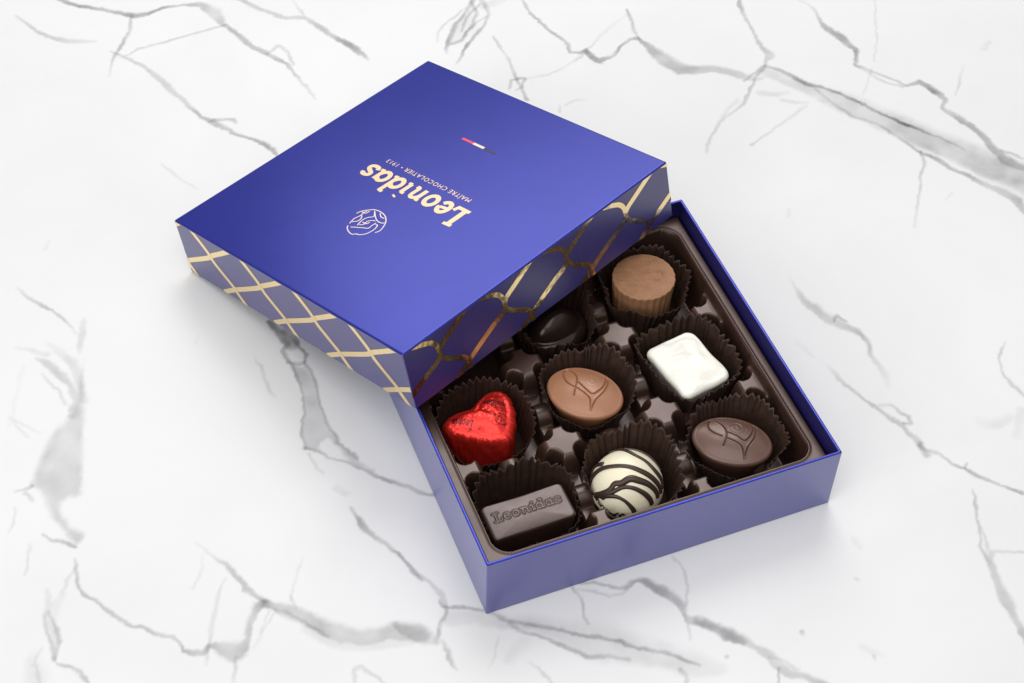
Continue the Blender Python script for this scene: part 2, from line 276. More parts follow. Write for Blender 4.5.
 ([(132.4, -52.3, 2.64, 0.06), (137.3, -55.4, 2.64, 0.1), (144.5, -53.7, 1.59, 0.06)], 2.2),
 ([(150, -52.5, 2.39, 0.12), (141.4, -61.9, 1.84, 0.07)], 2),
 ([(106.5, -52.7, 1.2, 0.3), (107.2, -55.4, 0.9, 0.25), (110.5, -58.9, 0.6, 0.25), (114.2, -65.6, 0.74, 0.35), (117.1, -69.6, 0.89, 0.4), (119, -72.7, 1.04, 0.42), (121.6, -74.7, 0.74, 0.4), (125, -79.1, 0.59, 0.35), (128.2, -82.5, 0.74, 0.4), (131.7, -85.3, 0.73, 0.4)], 1),
 ([(116.4, -68.1, 0.45, 0.3), (118.3, -66.2, 0.45, 0.25)], 1),
 ([(114.4, -76.5, 0.44, 0.12), (112.3, -82, 0.58, 0.3), (109.9, -87.7, 0.73, 0.3), (106.5, -93.9, 0.58, 0.25), (104.2, -99.5, 0.86, 0.28), (104, -103.4, 1.28, 0.32), (103.4, -108, 1.56, 0.36), (102.4, -113.1, 1.98, 0.38), (101.6, -117.5, 2.53, 0.38), (100.8, -121.1, 3.08, 0.38), (99.9, -125.3, 1.95, 0.4), (99.7, -129.8, 1.8, 0.4), (99.4, -133.5, 1.79, 0.4), (98.4, -139, 1.65, 0.4)], 1),
 ([(108.9, -89.8, 0.43, 0.2), (107.8, -96, 0.72, 0.18), (106, -102.6, 0.71, 0.18), (105.3, -104.4, 0.57, 0.15)], 1),
 ([(105.8, -104.1, 0.57, 0.12), (107.4, -102, 0.57, 0.2), (111.9, -103.7, 0.57, 0.22), (117.7, -106.3, 0.57, 0.22)], 1),
 ([(0.8, -91, 1.93, 0.32), (4.2, -93.8, 2.06, 0.35), (6.7, -97, 2.19, 0.36), (8.5, -100.3, 3.01, 0.34), (11.8, -103.3, 2.73, 0.36), (14.1, -106.9, 1.64, 0.36), (16.2, -109.4, 2.45, 0.34), (17.9, -112.7, 2.17, 0.34), (18.2, -116.1, 2.7, 0.3), (20, -119.1, 2.97, 0.3), (23.8, -122.2, 1.89, 0.35), (27.4, -125.6, 1.88, 0.35), (30.7, -129.4, 1.88, 0.35)], 1),
 ([(17.1, -111.6, 0.41, 0.2), (20.8, -114.9, 0.54, 0.18), (23.5, -118.8, 0.54, 0.2)], 1),
 ([(17.9, -116.7, 0.54, 0.35), (14.9, -122, 0.54, 0.3)], 1),
 ([(31.3, -107.3, 0.82, 0.25), (31.3, -107.8, 0.69, 0.2)], 1),
 ([(3.3, -106.9, 0.81, 0.25), (3.3, -107.4, 0.68, 0.2)], 1),
 ([(48.7, -123.9, 0.82, 0.25), (48.7, -124.4, 0.68, 0.2)], 1),
 ([(57.5, -95.4, 0.84, 0.25), (57.5, -95.9, 0.7, 0.2)], 1),
 ([(64.5, -81.3, 1.43, 0.08), (64.8, -84.7, 1.14, 0.06)], 2),
 ([(47, -119.6, 1.37, 0.08), (50, -122.9, 1.91, 0.1), (52.5, -124.6, 0.82, 0.05)], 2),
 ([(-83.7, -30.1, 0.5, 0.3), (-82.2, -36.3, 0.5, 0.3), (-80.4, -41.3, 0.62, 0.3), (-77.5, -44.9, 0.75, 0.25), (-75.9, -48.5, 0.99, 0.22), (-74.9, -52.4, 1.49, 0.22), (-75.5, -55.6, 1.23, 0.25), (-76, -58.1, 0.86, 0.3), (-79.1, -62.4, 0.73, 0.3), (-81.6, -66.1, 0.85, 0.3), (-83.4, -68, 0.97, 0.25)], 1),
 ([(-76.6, -53.1, 0.49, 0.3), (-76.5, -56.1, 0.62, 0.3), (-74.5, -57.7, 0.74, 0.3), (-69.7, -59.1, 0.62, 0.35), (-65.4, -61.7, 0.74, 0.4), (-62.3, -64.2, 0.86, 0.4), (-60, -67.5, 1.11, 0.4), (-55.7, -70.2, 0.74, 0.35), (-51.1, -73.3, 0.74, 0.4), (-46.4, -76.4, 0.73, 0.42), (-40.9, -80.1, 0.73, 0.45), (-36.2, -83.2, 0.73, 0.5), (-30.6, -86.7, 0.61, 0.4), (-25.2, -90.7, 0.61, 0.4), (-19, -95.3, 0.73, 0.45), (-13.6, -99.1, 0.73, 0.5), (-9.5, -103.2, 0.73, 0.45), (-6.3, -106.4, 0.61, 0.3)], 1),
 ([(-75.9, -61.5, 3.19, 0.14), (-67.5, -64, 3.19, 0.15), (-60, -69.1, 3.19, 0.22), (-50.8, -72.6, 3.68, 0.2), (-43.7, -78.4, 5.39, 0.17), (-36.7, -84.4, 7.81, 0.18), (-29.6, -89.7, 8.52, 0.19), (-22.2, -94.5, 6.32, 0.17), (-15.1, -99.8, 5.34, 0.2), (-8.3, -105.6, 5.57, 0.16), (-1, -110.3, 2.9, 0.1)], 1.8),
 ([(-58, -69.9, 1.47, 0.35), (-56, -73.8, 0.86, 0.3), (-50.6, -78, 0.73, 0.35), (-45.6, -83, 0.85, 0.35), (-41.3, -86.9, 0.85, 0.35), (-37.2, -91, 1.09, 0.35), (-32.1, -92.7, 0.73, 0.3), (-26.4, -95.9, 0.61, 0.25)], 1),
 ([(-29.9, -63.8, 0.5, 0.3), (-26.2, -65.2, 0.63, 0.35), (-22.4, -67.7, 0.75, 0.35), (-19.3, -70.3, 0.75, 0.35), (-16.4, -70.5, 1, 0.35), (-12.9, -69.5, 1, 0.4), (-9.7, -70.7, 1.63, 0.42), (-7, -74.1, 2.13, 0.4), (-4.8, -77.4, 2.25, 0.38), (-2.7, -80.7, 2.49, 0.36), (-1.7, -83.8, 2.23, 0.32), (-2.1, -87.3, 1.24, 0.32), (-1.5, -89.9, 1.73, 0.36), (2.1, -92.7, 1.97, 0.36), (5.9, -96.2, 2.34, 0.36), (7.8, -99.6, 3.19, 0.35), (9.7, -101.9, 2.45, 0.35), (10.8, -103.4, 1.96, 0.35)], 1),
 ([(-32.2, -65, 0.38, 0.15), (-27.6, -68.5, 0.5, 0.22), (-23.1, -72.2, 0.5, 0.22), (-19.1, -72.7, 0.5, 0.2), (-16, -71.1, 0.62, 0.25)], 1),
 ([(-32.9, -64.3, 0.38, 0.3), (-32.9, -69.6, 0.5, 0.35), (-33.6, -75.5, 0.49, 0.35), (-33.7, -79.5, 0.49, 0.3)], 1),
 ([(3.1, -65.6, 0.38, 0.12), (4.3, -72.4, 0.5, 0.2), (3.1, -78.3, 0.5, 0.2), (0, -83.4, 0.5, 0.2)], 1),
 ([(-1.9, -87.4, 0.49, 0.25), (-3.7, -92.8, 0.49, 0.2), (-4.9, -96.4, 0.37, 0.1)], 1),
 ([(-93.9, -56.8, 1.22, 0.3), (-91.4, -59.5, 2.44, 0.3), (-88.8, -62, 4.14, 0.27), (-85.9, -65.1, 3.65, 0.27), (-83.1, -67.9, 1.7, 0.27), (-80.9, -65, 0.85, 0.3)], 1.2),
 ([(-80.9, -68.3, 0.61, 0.35), (-80.9, -72.3, 0.85, 0.35), (-80.7, -76.3, 0.96, 0.3), (-80.4, -79.7, 0.48, 0.15)], 1),
 ([(-12.4, -105.6, 0.85, 0.3), (-11.6, -108.3, 1.08, 0.3), (-12.9, -111, 0.72, 0.3)], 1),
 ([(-57.7, -85.6, 0.36, 0.15), (-54.6, -90.7, 0.6, 0.25), (-52.4, -96.7, 0.48, 0.2)], 1),
 ([(-63.5, -73.6, 0.37, 0.15), (-66.9, -79.5, 0.36, 0.12), (-71.1, -84.5, 0.36, 0.05)], 1),
 ([(-57.1, -78, 2.92, 0.08), (-62.8, -82.4, 1.93, 0.08)], 2),
 ([(-194, 40.5, 0.95, 0.35), (-196.3, 39.5, 0.79, 0.2), (-199.3, 40.3, 0.63, 0.15)], 1),
 ([(-196.7, 37.8, 0.63, 0.2), (-194.5, 34.2, 0.63, 0.15)], 1),
 ([(-194.5, 18.2, 0.47, 0.3), (-192, 15.5, 0.62, 0.35), (-188.2, 13.2, 0.78, 0.35), (-184.8, 9.4, 0.62, 0.35)], 1),
 ([(-186.5, 5.1, 0.62, 0.2), (-186.8, -0.8, 0.77, 0.25), (-187.4, -5.7, 0.61, 0.3), (-186.9, -9.8, 0.61, 0.35), (-182.9, -13.4, 0.61, 0.38), (-181, -17.1, 0.6, 0.4), (-178.6, -21.7, 0.75, 0.42), (-175.5, -25.9, 0.75, 0.42), (-171.4, -28.6, 0.6, 0.42), (-167.5, -32.5, 0.75, 0.42), (-162.8, -35.6, 0.9, 0.35), (-161.6, -38.8, 0.6, 0.35), (-161.1, -42.3, 0.74, 0.4), (-158.2, -44.3, 1.19, 0.4), (-154.4, -45.3, 1.48, 0.4), (-152.2, -43.2, 1.19, 0.4), (-150.6, -43.8, 1.79, 0.4), (-148.5, -46.2, 3.57, 0.38), (-145.7, -48.6, 5.05, 0.36), (-142.8, -48, 3.28, 0.36), (-140.5, -45.7, 1.49, 0.4), (-138.4, -41, 1.5, 0.42), (-135.8, -37, 1.81, 0.42), (-133.9, -34.9, 2.12, 0.45), (-131.3, -34.2, 1.82, 0.5), (-128.8, -35.5, 1.52, 0.4), (-126.2, -38.5, 3.03, 0.36), (-123, -41.9, 3.93, 0.34), (-118.7, -46.5, 3.92, 0.33), (-114.6, -51.2, 4.21, 0.33), (-110.2, -55.1, 4.2, 0.32), (-105.5, -57.9, 3.9, 0.32), (-100.2, -58.9, 3.91, 0.3), (-94.7, -59.4, 4.22, 0.28), (-89.7, -61.6, 3.91, 0.28), (-86.3, -63.8, 3.91, 0.28)], 1),
 ([(-132.2, -35, 0.46, 0.3), (-126.3, -38.9, 0.61, 0.3), (-120.3, -47, 0.6, 0.3), (-115.4, -53.8, 0.6, 0.2)], 1),
 ([(-122, -48, 2.11, 0.1), (-115.6, -54.6, 2.7, 0.14), (-109.1, -60.3, 2.39, 0.12), (-100.1, -62.9, 2.09, 0.1), (-90.8, -64.7, 1.8, 0.08)], 1.8),
 ([(-147, -3.6, 0.47, 0.08), (-142.2, -9.8, 0.62, 0.18), (-139.2, -14.7, 0.93, 0.3), (-138.1, -18.3, 1.38, 0.38), (-136, -23.4, 1.23, 0.38), (-135.4, -26.5, 1.22, 0.35), (-133.1, -30.8, 1.22, 0.35), (-131.1, -33.7, 1.22, 0.4)], 1),
 ([(-140.9, -19.8, 0.46, 0.1), (-144, -24.6, 0.61, 0.18), (-148.3, -31.5, 0.91, 0.2), (-151.8, -41.7, 0.75, 0.25), (-154.5, -49.6, 0.59, 0.12)], 1),
 ([(-145.4, -8.6, 0.46, 0.05), (-148.4, -16.1, 0.61, 0.12), (-152, -20.3, 0.61, 0.1)], 1),
 ([(-114.2, -21.2, 0.47, 0.06), (-119.1, -28.9, 0.46, 0.12), (-122.9, -36, 0.61, 0.18)], 1),
 ([(-122.4, -34.5, 0.46, 0.15), (-122.3, -38.8, 0.61, 0.15)], 1),
 ([(-128.6, -38.1, 0.45, 0.18), (-133.9, -43.5, 0.45, 0.15), (-139.4, -49.6, 0.45, 0.08)], 1),
 ([(-130.7, -37.3, 0.45, 0.15), (-135.6, -44.5, 0.45, 0.1)], 1),
 ([(-145.2, -50.7, 0.59, 0.25), (-147.5, -56.2, 0.59, 0.2), (-149, -60.4, 0.59, 0.1)], 1),
 ([(-185.5, 3, 0.46, 0.15), (-189.9, -1.4, 0.92, 0.12), (-193, -6.2, 1.21, 0.12)], 1),
 ([(-197.3, -3.7, 0.91, 0.12), (-197.5, -9.6, 1.21, 0.12), (-200.3, -15.2, 0.75, 0.18), (-200.6, -20, 0.75, 0.25), (-200.2, -26.7, 0.89, 0.28), (-200.9, -31.3, 0.88, 0.3)], 1),
 ([(-193.3, -7.8, 1.82, 0.08), (-198.1, -14.4, 2.4, 0.1), (-198.1, -24.2, 1.49, 0.15), (-200.5, -30.6, 0.88, 0.25)], 1.4),
 ([(-198.1, -12.7, 0.45, 0.2), (-197.4, -19.6, 0.6, 0.2), (-197.8, -26, 0.59, 0.2), (-200.6, -31.3, 0.59, 0.25)], 1),
 ([(-199.9, -32.8, 0.59, 0.3), (-197, -35.1, 0.74, 0.35), (-193.7, -38, 0.73, 0.35), (-192.3, -40.9, 0.59, 0.35), (-191.5, -44.3, 0.58, 0.3)], 1),
 ([(-207.6, -28.7, 2.95, 0.08), (-207.6, -35.1, 4.39, 0.1), (-210.3, -38.8, 2.91, 0.08)], 2),
 ([(-206.7, -30.6, 0.59, 0.12), (-206.7, -37, 0.58, 0.12)], 1),
 ([(-203.7, -25.4, 0.59, 0.1), (-207.9, -30.2, 0.59, 0.12)], 1),
 ([(-198.7, 16.8, 0.47, 0.12), (-200.9, 10.6, 0.46, 0.15), (-202.7, 5.2, 0.46, 0.1)], 1),
 ([(-200.5, 32.8, 0.47, 0.12), (-202.3, 27.1, 0.47, 0.15), (-205, 23.6, 0.47, 0.1)], 1),
 ([(-194.5, 71.5, 0.49, 0.08), (-186.2, 61.5, 0.49, 0.1)], 1),
 ([(-92.6, -7.2, 0.64, 0.25), (-91.5, -12.7, 1.26, 0.45), (-91.1, -16.1, 1.58, 0.45), (-88.6, -21.9, 1.25, 0.4), (-85.7, -26.6, 0.78, 0.35), (-82.8, -33, 0.78, 0.38), (-81.5, -40, 0.93, 0.4), (-79.9, -43.7, 0.77, 0.3)], 1),
 ([(-94.8, 2.4, 1.6, 0.1), (-92.8, -0.8, 1.6, 0.12)], 1.5),
 ([(-99.3, 19.3, 0.65, 0.2), (-98.9, 13.3, 0.65, 0.15), (-97.4, 9.5, 0.48, 0.12)], 1),
 ([(-112.4, -72.7, 0.59, 0.15), (-111.4, -68.3, 0.59, 0.18), (-108.8, -68.1, 0.59, 0.18), (-105.1, -73.8, 0.59, 0.2), (-104.2, -77.3, 0.59, 0.2)], 1),
 ([(-100.5, 23, 0.82, 0.35), (-96.1, 20, 0.81, 0.4), (-93.5, 16.1, 0.65, 0.35), (-87.3, 11.8, 0.65, 0.3), (-83.6, 6.7, 0.65, 0.35), (-80, 1.5, 0.81, 0.4), (-74.1, -3.5, 0.96, 0.42), (-70.7, -6.7, 0.8, 0.42), (-67.3, -10.2, 0.8, 0.42), (-63.6, -12.5, 0.64, 0.4)], 1),
 ([(-105.1, 69.3, 0.51, 0.06), (-103.9, 63.6, 0.68, 0.18), (-104.6, 58.7, 0.67, 0.15), (-104.5, 53.5, 0.67, 0.18), (-104, 48.2, 0.5, 0.1)], 1),
 ([(-122.5, 87.5, 0.51, 0.05), (-124.2, 83.9, 0.51, 0.06)], 1),
 ([(-181, 134.6, 0.52, 0.1), (-177.6, 127.7, 0.87, 0.25), (-172.7, 120.8, 0.87, 0.32), (-168.1, 113.2, 0.69, 0.28), (-163.8, 104, 0.51, 0.12)], 1),
 ([(-160, 110.2, 0.86, 0.1), (-162, 103.3, 1.71, 0.2), (-164.1, 97.7, 1.36, 0.2), (-165.2, 93.8, 0.68, 0.08)], 1.2),
 ([(-186.6, 105, 0.68, 0.06), (-181.3, 100.9, 1.02, 0.1), (-176.1, 96.8, 1.35, 0.12)], 1.5),
 ([(-176.3, 103.3, 0.68, 0.06), (-171.6, 96.2, 1.69, 0.18), (-168.9, 91, 2.02, 0.18), (-168.4, 82.5, 2.01, 0.14), (-168.6, 71.3, 1.99, 0.14)], 1.5),
 ([(-180.6, 96.8, 0.84, 0.2), (-177.6, 93.2, 2.02, 0.28), (-173.9, 85.5, 2.35, 0.3), (-171.9, 80.7, 1.34, 0.25), (-171.4, 72.4, 1.66, 0.22), (-174.3, 65.4, 1.64, 0.15)], 1.2),
 ([(-180.7, 89.1, 0.5, 0.12), (-176.6, 79.4, 0.67, 0.15), (-174.5, 71.5, 0.66, 0.12)], 1),
 ([(-186.4, 94.4, 0.67, 0.04), (-196.3, 69.7, 0.65, 0.04)], 2),
 ([(-166.6, 151.1, 0.89, 0.08), (-164.2, 154.9, 0.9, 0.06)], 1.5),
 ([(-195.6, 73.4, 0.49, 0.06), (-193.3, 66.6, 0.49, 0.1), (-190.6, 61.7, 0.49, 0.08)], 1),
 ([(-95.6, 84.1, 1.38, 0.55), (-93.5, 77.8, 2.41, 0.55), (-92, 71.9, 1.71, 0.4), (-94.6, 68.6, 1.02, 0.4), (-93.9, 63, 1.02, 0.45), (-93.3, 57.2, 0.68, 0.4), (-93.8, 47.5, 0.5, 0.4), (-96.2, 38.2, 0.5, 0.4), (-99.3, 29.5, 0.49, 0.35), (-100, 21.9, 0.49, 0.3)], 1),
 ([(-91.7, 78.3, 1.72, 0.45), (-89, 74, 1.72, 0.4), (-88.3, 68.4, 0.68, 0.45), (-86.9, 63.6, 0.85, 0.5), (-88.9, 60.1, 0.68, 0.4), (-87.9, 53.9, 0.68, 0.4), (-88.1, 47.4, 0.5, 0.4), (-89.2, 39.7, 0.5, 0.4), (-89.4, 31.7, 0.5, 0.45), (-89, 26.6, 0.66, 0.5), (-87.6, 20.2, 0.82, 0.45), (-84.1, 12.1, 0.65, 0.4)], 1),
 ([(-94.6, 63.3, 1.02, 0.45), (-91.3, 61, 0.85, 0.4), (-88.4, 60.4, 0.68, 0.4)], 1),
]
WASH = [
 ([(-95.2, 82.8), (-91.7, 78.3), (-87, 70), (-89.3, 67.7), (-92.4, 67.8), (-93.5, 72.4)], 0.3, 0.5),
 ([(-94.6, 63.3), (-89.4, 58.6), (-87.9, 51.4), (-89.2, 39.7), (-89.8, 27.9), (-87.6, 20.2), (-84.1, 12.1), (-79.7, 4.7), (-79.6, 0.5), (-82.4, 3.5), (-87.1, 12.3), (-90.9, 24.4), (-94.5, 22.8), (-96.1, 20.1), (-100.3, 21.1), (-99.6, 29.6), (-95.9, 38.1), (-93.3, 49.3), (-93.9, 57.8)], 0.23, 0.4),
 ([(-178.3, 64.4), (-185.6, 57.3), (-190.7, 47.7), (-194.4, 40.6), (-190.9, 34.7), (-186.2, 47), (-180.3, 54.4)], 0.12, 1.5),
 ([(-190.9, 34.7), (-190.6, 25.4), (-184.8, 9.8), (-181.3, 12.9), (-185.7, 18.7), (-187.3, 27.8)], 0.1, 0.5),
 ([(-164.7, 90.5), (-167.7, 75), (-169.8, 63.7), (-174.9, 42.3), (-177.9, 29.9), (-181.9, 29.9), (-185.5, 29.5), (-186.3, 27), (-184.5, 19.6), (-180.9, 14.7), (-181.4, 12.5), (-184.8, 9.7), (-190.6, 25.5), (-191.1, 33.8), (-194.4, 40.6), (-191.3, 46.9), (-185.6, 57.3), (-178.5, 63), (-173.9, 67.3), (-170.2, 76)], 0.19, 0.9),
]

def build_marble():
    xs = np.concatenate([np.linspace(-1500, -260, 12), np.arange(-255, 310, .5), np.linspace(316, 1500, 12)])
    ys = np.concatenate([np.linspace(-1300, -190, 12), np.arange(-185, 345, .5), np.linspace(351, 1700, 12)])
    X, Y = np.meshgrid(xs, ys)
    nx = lattice_noise(X, Y, 6, 1) * .9 + lattice_noise(X, Y, 2.3, 2) * .55 + lattice_noise(X, Y, 1.2, 8) * .45
    ny = lattice_noise(X, Y, 6, 3) * .9 + lattice_noise(X, Y, 2.3, 4) * .55 + lattice_noise(X, Y, 1.2, 9) * .45
    WX = X + nx * .62; WY = Y + ny * .62
    grain = np.clip(1 + lattice_noise(X, Y, 5, 5) * .30 + lattice_noise(X, Y, 12, 6) * .22, .4, 1.5)
    keep = np.ones(X.shape)
    for pts, soft in VEINS:
        D = np.zeros(X.shape)
        for (x0, y0, w0, d0), (x1, y1, w1, d1) in zip(pts[:-1], pts[1:]):
            m = max(w0, w1) * (1 + soft) + 3
            i0, i1 = np.searchsorted(xs, [min(x0, x1) - m, max(x0, x1) + m]); j0, j1 = np.searchsorted(ys, [min(y0, y1) - m, max(y0, y1) + m])
            if i1 <= i0 or j1 <= j0: continue
            x, y = WX[j0:j1, i0:i1], WY[j0:j1, i0:i1]
            dx, dy = x1 - x0, y1 - y0; q = dx * dx + dy * dy + 1e-9
            t = np.clip(((x - x0) * dx + (y - y0) * dy) / q, 0, 1)
            r = np.hypot(x - x0 - t * dx, y - y0 - t * dy)
            side = np.sign((x - x0) * dy - (y - y0) * dx)
            hw = (w0 + (w1 - w0) * t) * .58 + .1
            feather = np.where(side > 0, .35, .75) * soft
            e = 1 - sstep(hw * (1 - .5 * feather) - .25, hw * (1 + feather) + .38, r)
            D[j0:j1, i0:i1] = np.maximum(D[j0:j1, i0:i1], e * (d0 + (d1 - d0) * t))
        keep *= 1 - np.clip(D * 1.12 * grain, 0, .85)
    for pts, d, soft in WASH:
        p = np.array(pts); m = 6
        i0, i1 = np.searchsorted(xs, [p[:, 0].min() - m, p[:, 0].max() + m]); j0, j1 = np.searchsorted(ys, [p[:, 1].min() - m, p[:, 1].max() + m])
        x, y = WX[j0:j1, i0:i1], WY[j0:j1, i0:i1]
        ins = np.zeros(x.shape, bool)
        for a, b in zip(pts, pts[1:] + pts[:1]):
            c = ((a[1] > y) != (b[1] > y)) & (x < (b[0] - a[0]) * (y - a[1]) / (b[1] - a[1] + 1e-12) + a[0]); ins ^= c
        r = dist_poly(x, y, [pts + pts[:1]]); sd = np.where(ins, -r, r)
        e = 1 - sstep(-2.2 * soft - .2, .35 + soft * .6, sd)
        g = np.clip(grain[j0:j1, i0:i1] * (1 + .25 * lattice_noise(x + .3 * y, y, 9, 12)), .3, 1.5)
        keep[j0:j1, i0:i1] *= 1 - np.clip(e * d * 1.25 * g, 0, .85)
    me = grid_mesh("marble_tabletop", np.stack([X, Y, np.zeros_like(X)], -1))
    attr(me, "vein", 1 - keep)
    field = [(-155, 310), (-219, -33), (90, -150), (280, 152)]; sd = np.full(X.shape, -1e9)
    for (x0, y0), (x1, y1) in zip(field, field[1:] + field[:1]):
        ln = math.hypot(x1 - x0, y1 - y0); sd = np.maximum(sd, ((X - x0) * (y1 - y0) - (Y - y0) * (x1 - x0)) / ln)
    attr(me, "outer", sstep(4, 30, sd))
    o = link("marble_tabletop", me, M['marble'])
    tag(o, "white marble tabletop with grey veins under the gift box", None, None, "structure")
build_marble()

# ------------------------------------------------------------------ the gift box (base)
HB = 29.4
def box_ring(z, half, r=.5, n=4):
    out = []
    for cx, cy, a0 in ((1, -1, -90), (1, 1, 0), (-1, 1, 90), (-1, -1, 180)):
        for k in range(n + 1):
            a = math.radians(a0 + 90 * k / n)
            out.append((cx * (half - r) + r * math.cos(a), cy * (half - r) + r * math.sin(a), z))
    return out

def shell(name, rings, m, parent=None, cap_first=True, cap_last=True):
    n = len(rings[0]); v = [p for r in rings for p in r]; f = []
    for k in range(len(rings) - 1):
        for i in range(n):
            j = (i + 1) % n; f.append((k * n + i, k * n + j, (k + 1) * n + j, (k + 1) * n + i))
    if cap_first: f.append(tuple(reversed(range(n))))
    if cap_last: f.append(tuple(range((len(rings) - 1) * n, len(rings) * n)))
    me = mesh(name, v, f); o = link(name, me, m, parent)
    md = o.modifiers.new("edges", 'EDGE_SPLIT'); md.split_angle = math.radians(40)
    o.modifiers.new("face_normals", 'WEIGHTED_NORMAL').keep_sharp = True
    return o

wt = 1.05
base = empty("gift_box", (0, 0, 0))
tag(base, "open square violet-blue cardboard box bottom holding the chocolates", "gift box")
shell("outer_wall", [box_ring(.15, 63.6), box_ring(.0, 63.3), box_ring(.35, 64), box_ring(HB - .35, 64), box_ring(HB - .08, 63.9), box_ring(HB, 63.65)][1:] +
      [box_ring(HB, 64 - wt + .3, .4), box_ring(HB - .1, 64 - wt + .07, .35), box_ring(HB - .4, 64 - wt, .3), box_ring(1.4, 64 - wt, .3)], M['card'], base)
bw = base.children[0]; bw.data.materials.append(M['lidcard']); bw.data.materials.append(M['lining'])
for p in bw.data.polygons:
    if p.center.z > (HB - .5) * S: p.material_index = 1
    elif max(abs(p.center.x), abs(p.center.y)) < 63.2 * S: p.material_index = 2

# ------------------------------------------------------------------ the tray
PITCH, CX0 = 37.4, 18.7
TZ, FZ = 18.3, 22.7
def rrect_sdf(x, y, x0, x1, y0, y1, r):
    cx, cy = (x0 + x1) / 2, (y0 + y1) / 2; hx, hy = (x1 - x0) / 2 - r, (y1 - y0) / 2 - r
    qx, qy = np.abs(x - cx) - hx, np.abs(y - cy) - hy
    return np.hypot(np.maximum(qx, 0), np.maximum(qy, 0)) + np.minimum(np.maximum(qx, qy), 0) - r

def build_tray():
    g = np.arange(-62.4, 62.41, .4); X, Y = np.meshgrid(g, g)
    spans = [(-56.2, -22.0), (-15.4, 15.4), (22.0, 56.2)]
    d = np.full(X.shape, 99.)
    for i, (x0, x1) in enumerate(spans):
        for j, (y0, y1) in enumerate(spans):
            d = np.minimum(d, rrect_sdf(X, Y, x0, x1, y0, y1, 8.0))
            for sx, lx in ((0, x0 + 2.3), (1, x1 - 2.3)):
                for sy, ly in ((0, y0 + 2.3), (1, y1 - 2.3)):
                    ox = (i == 0 and sx == 0) or (i == 2 and sx == 1); oy = (j == 0 and sy == 0) or (j == 2 and sy == 1)
                    if ox and oy: continue
                    px = lx + (0 if not ox else (1.2 if sx == 0 else -1.2)); py = ly + (0 if not oy else (1.2 if sy == 0 else -1.2))
                    d = np.minimum(d, np.hypot(X - px, Y - py) - 2.9)
    # height of the separators: flat pads where they cross, low saddles between
    H = np.full(X.shape, 9.0)
    nodes = [-57.5, -CX0, CX0, 57.5]
    for a in nodes:
        for b in nodes:
            if abs(a) > 50 and abs(b) > 50: continue
            s = np.maximum(np.abs(X - a), np.abs(Y - b))
            lim = 7.0 if abs(a) < 50 and abs(b) < 50 else 8.5
            k = np.clip((s - lim + 1.6) / 3.2, 0, 1)
            H = np.maximum(H, 9 + (TZ - 9) * np.sqrt(np.clip(1 - k * k, 0, 1)))
    for a in (-CX0, CX0):
        for b in (-PITCH, 0, PITCH):
            for (P, Q) in ((X - a, Y - b), (Y - a, X - b)):
                s = np.abs(Q); e = np.where(np.abs(P) < 5, 1, 0)
                k = np.clip(s / 4.6, 0, 1); H = np.maximum(H, e * (9 + 4.6 * np.sqrt(1 - k * k)))
    t = sstep(-.75, .75, d)
    Z = 2.2 + (H - 2.2) * t
    fl = rrect_sdf(X, Y, -57.5, 57.5, -57.5, 57.5, 6)
    Z = Z + (FZ - Z) * sstep(-.75, .35, fl)
    Z = Z + .35 * np.exp(-((fl - .5) / .5) ** 2)
    ro = np.maximum(np.abs(X), np.abs(Y)); Z = Z - 5 * sstep(61.6, 62.7, ro) ** 1.5
    Z = Z + .03 * lattice_noise(X, Y, 7, 21)
    o = link("chocolate_tray", grid_mesh("chocolate_tray", np.stack([X, Y, Z], -1)), M['plastic'])
    tag(o, "glossy dark brown plastic tray with nine wells inside the open box", "tray")
build_tray()

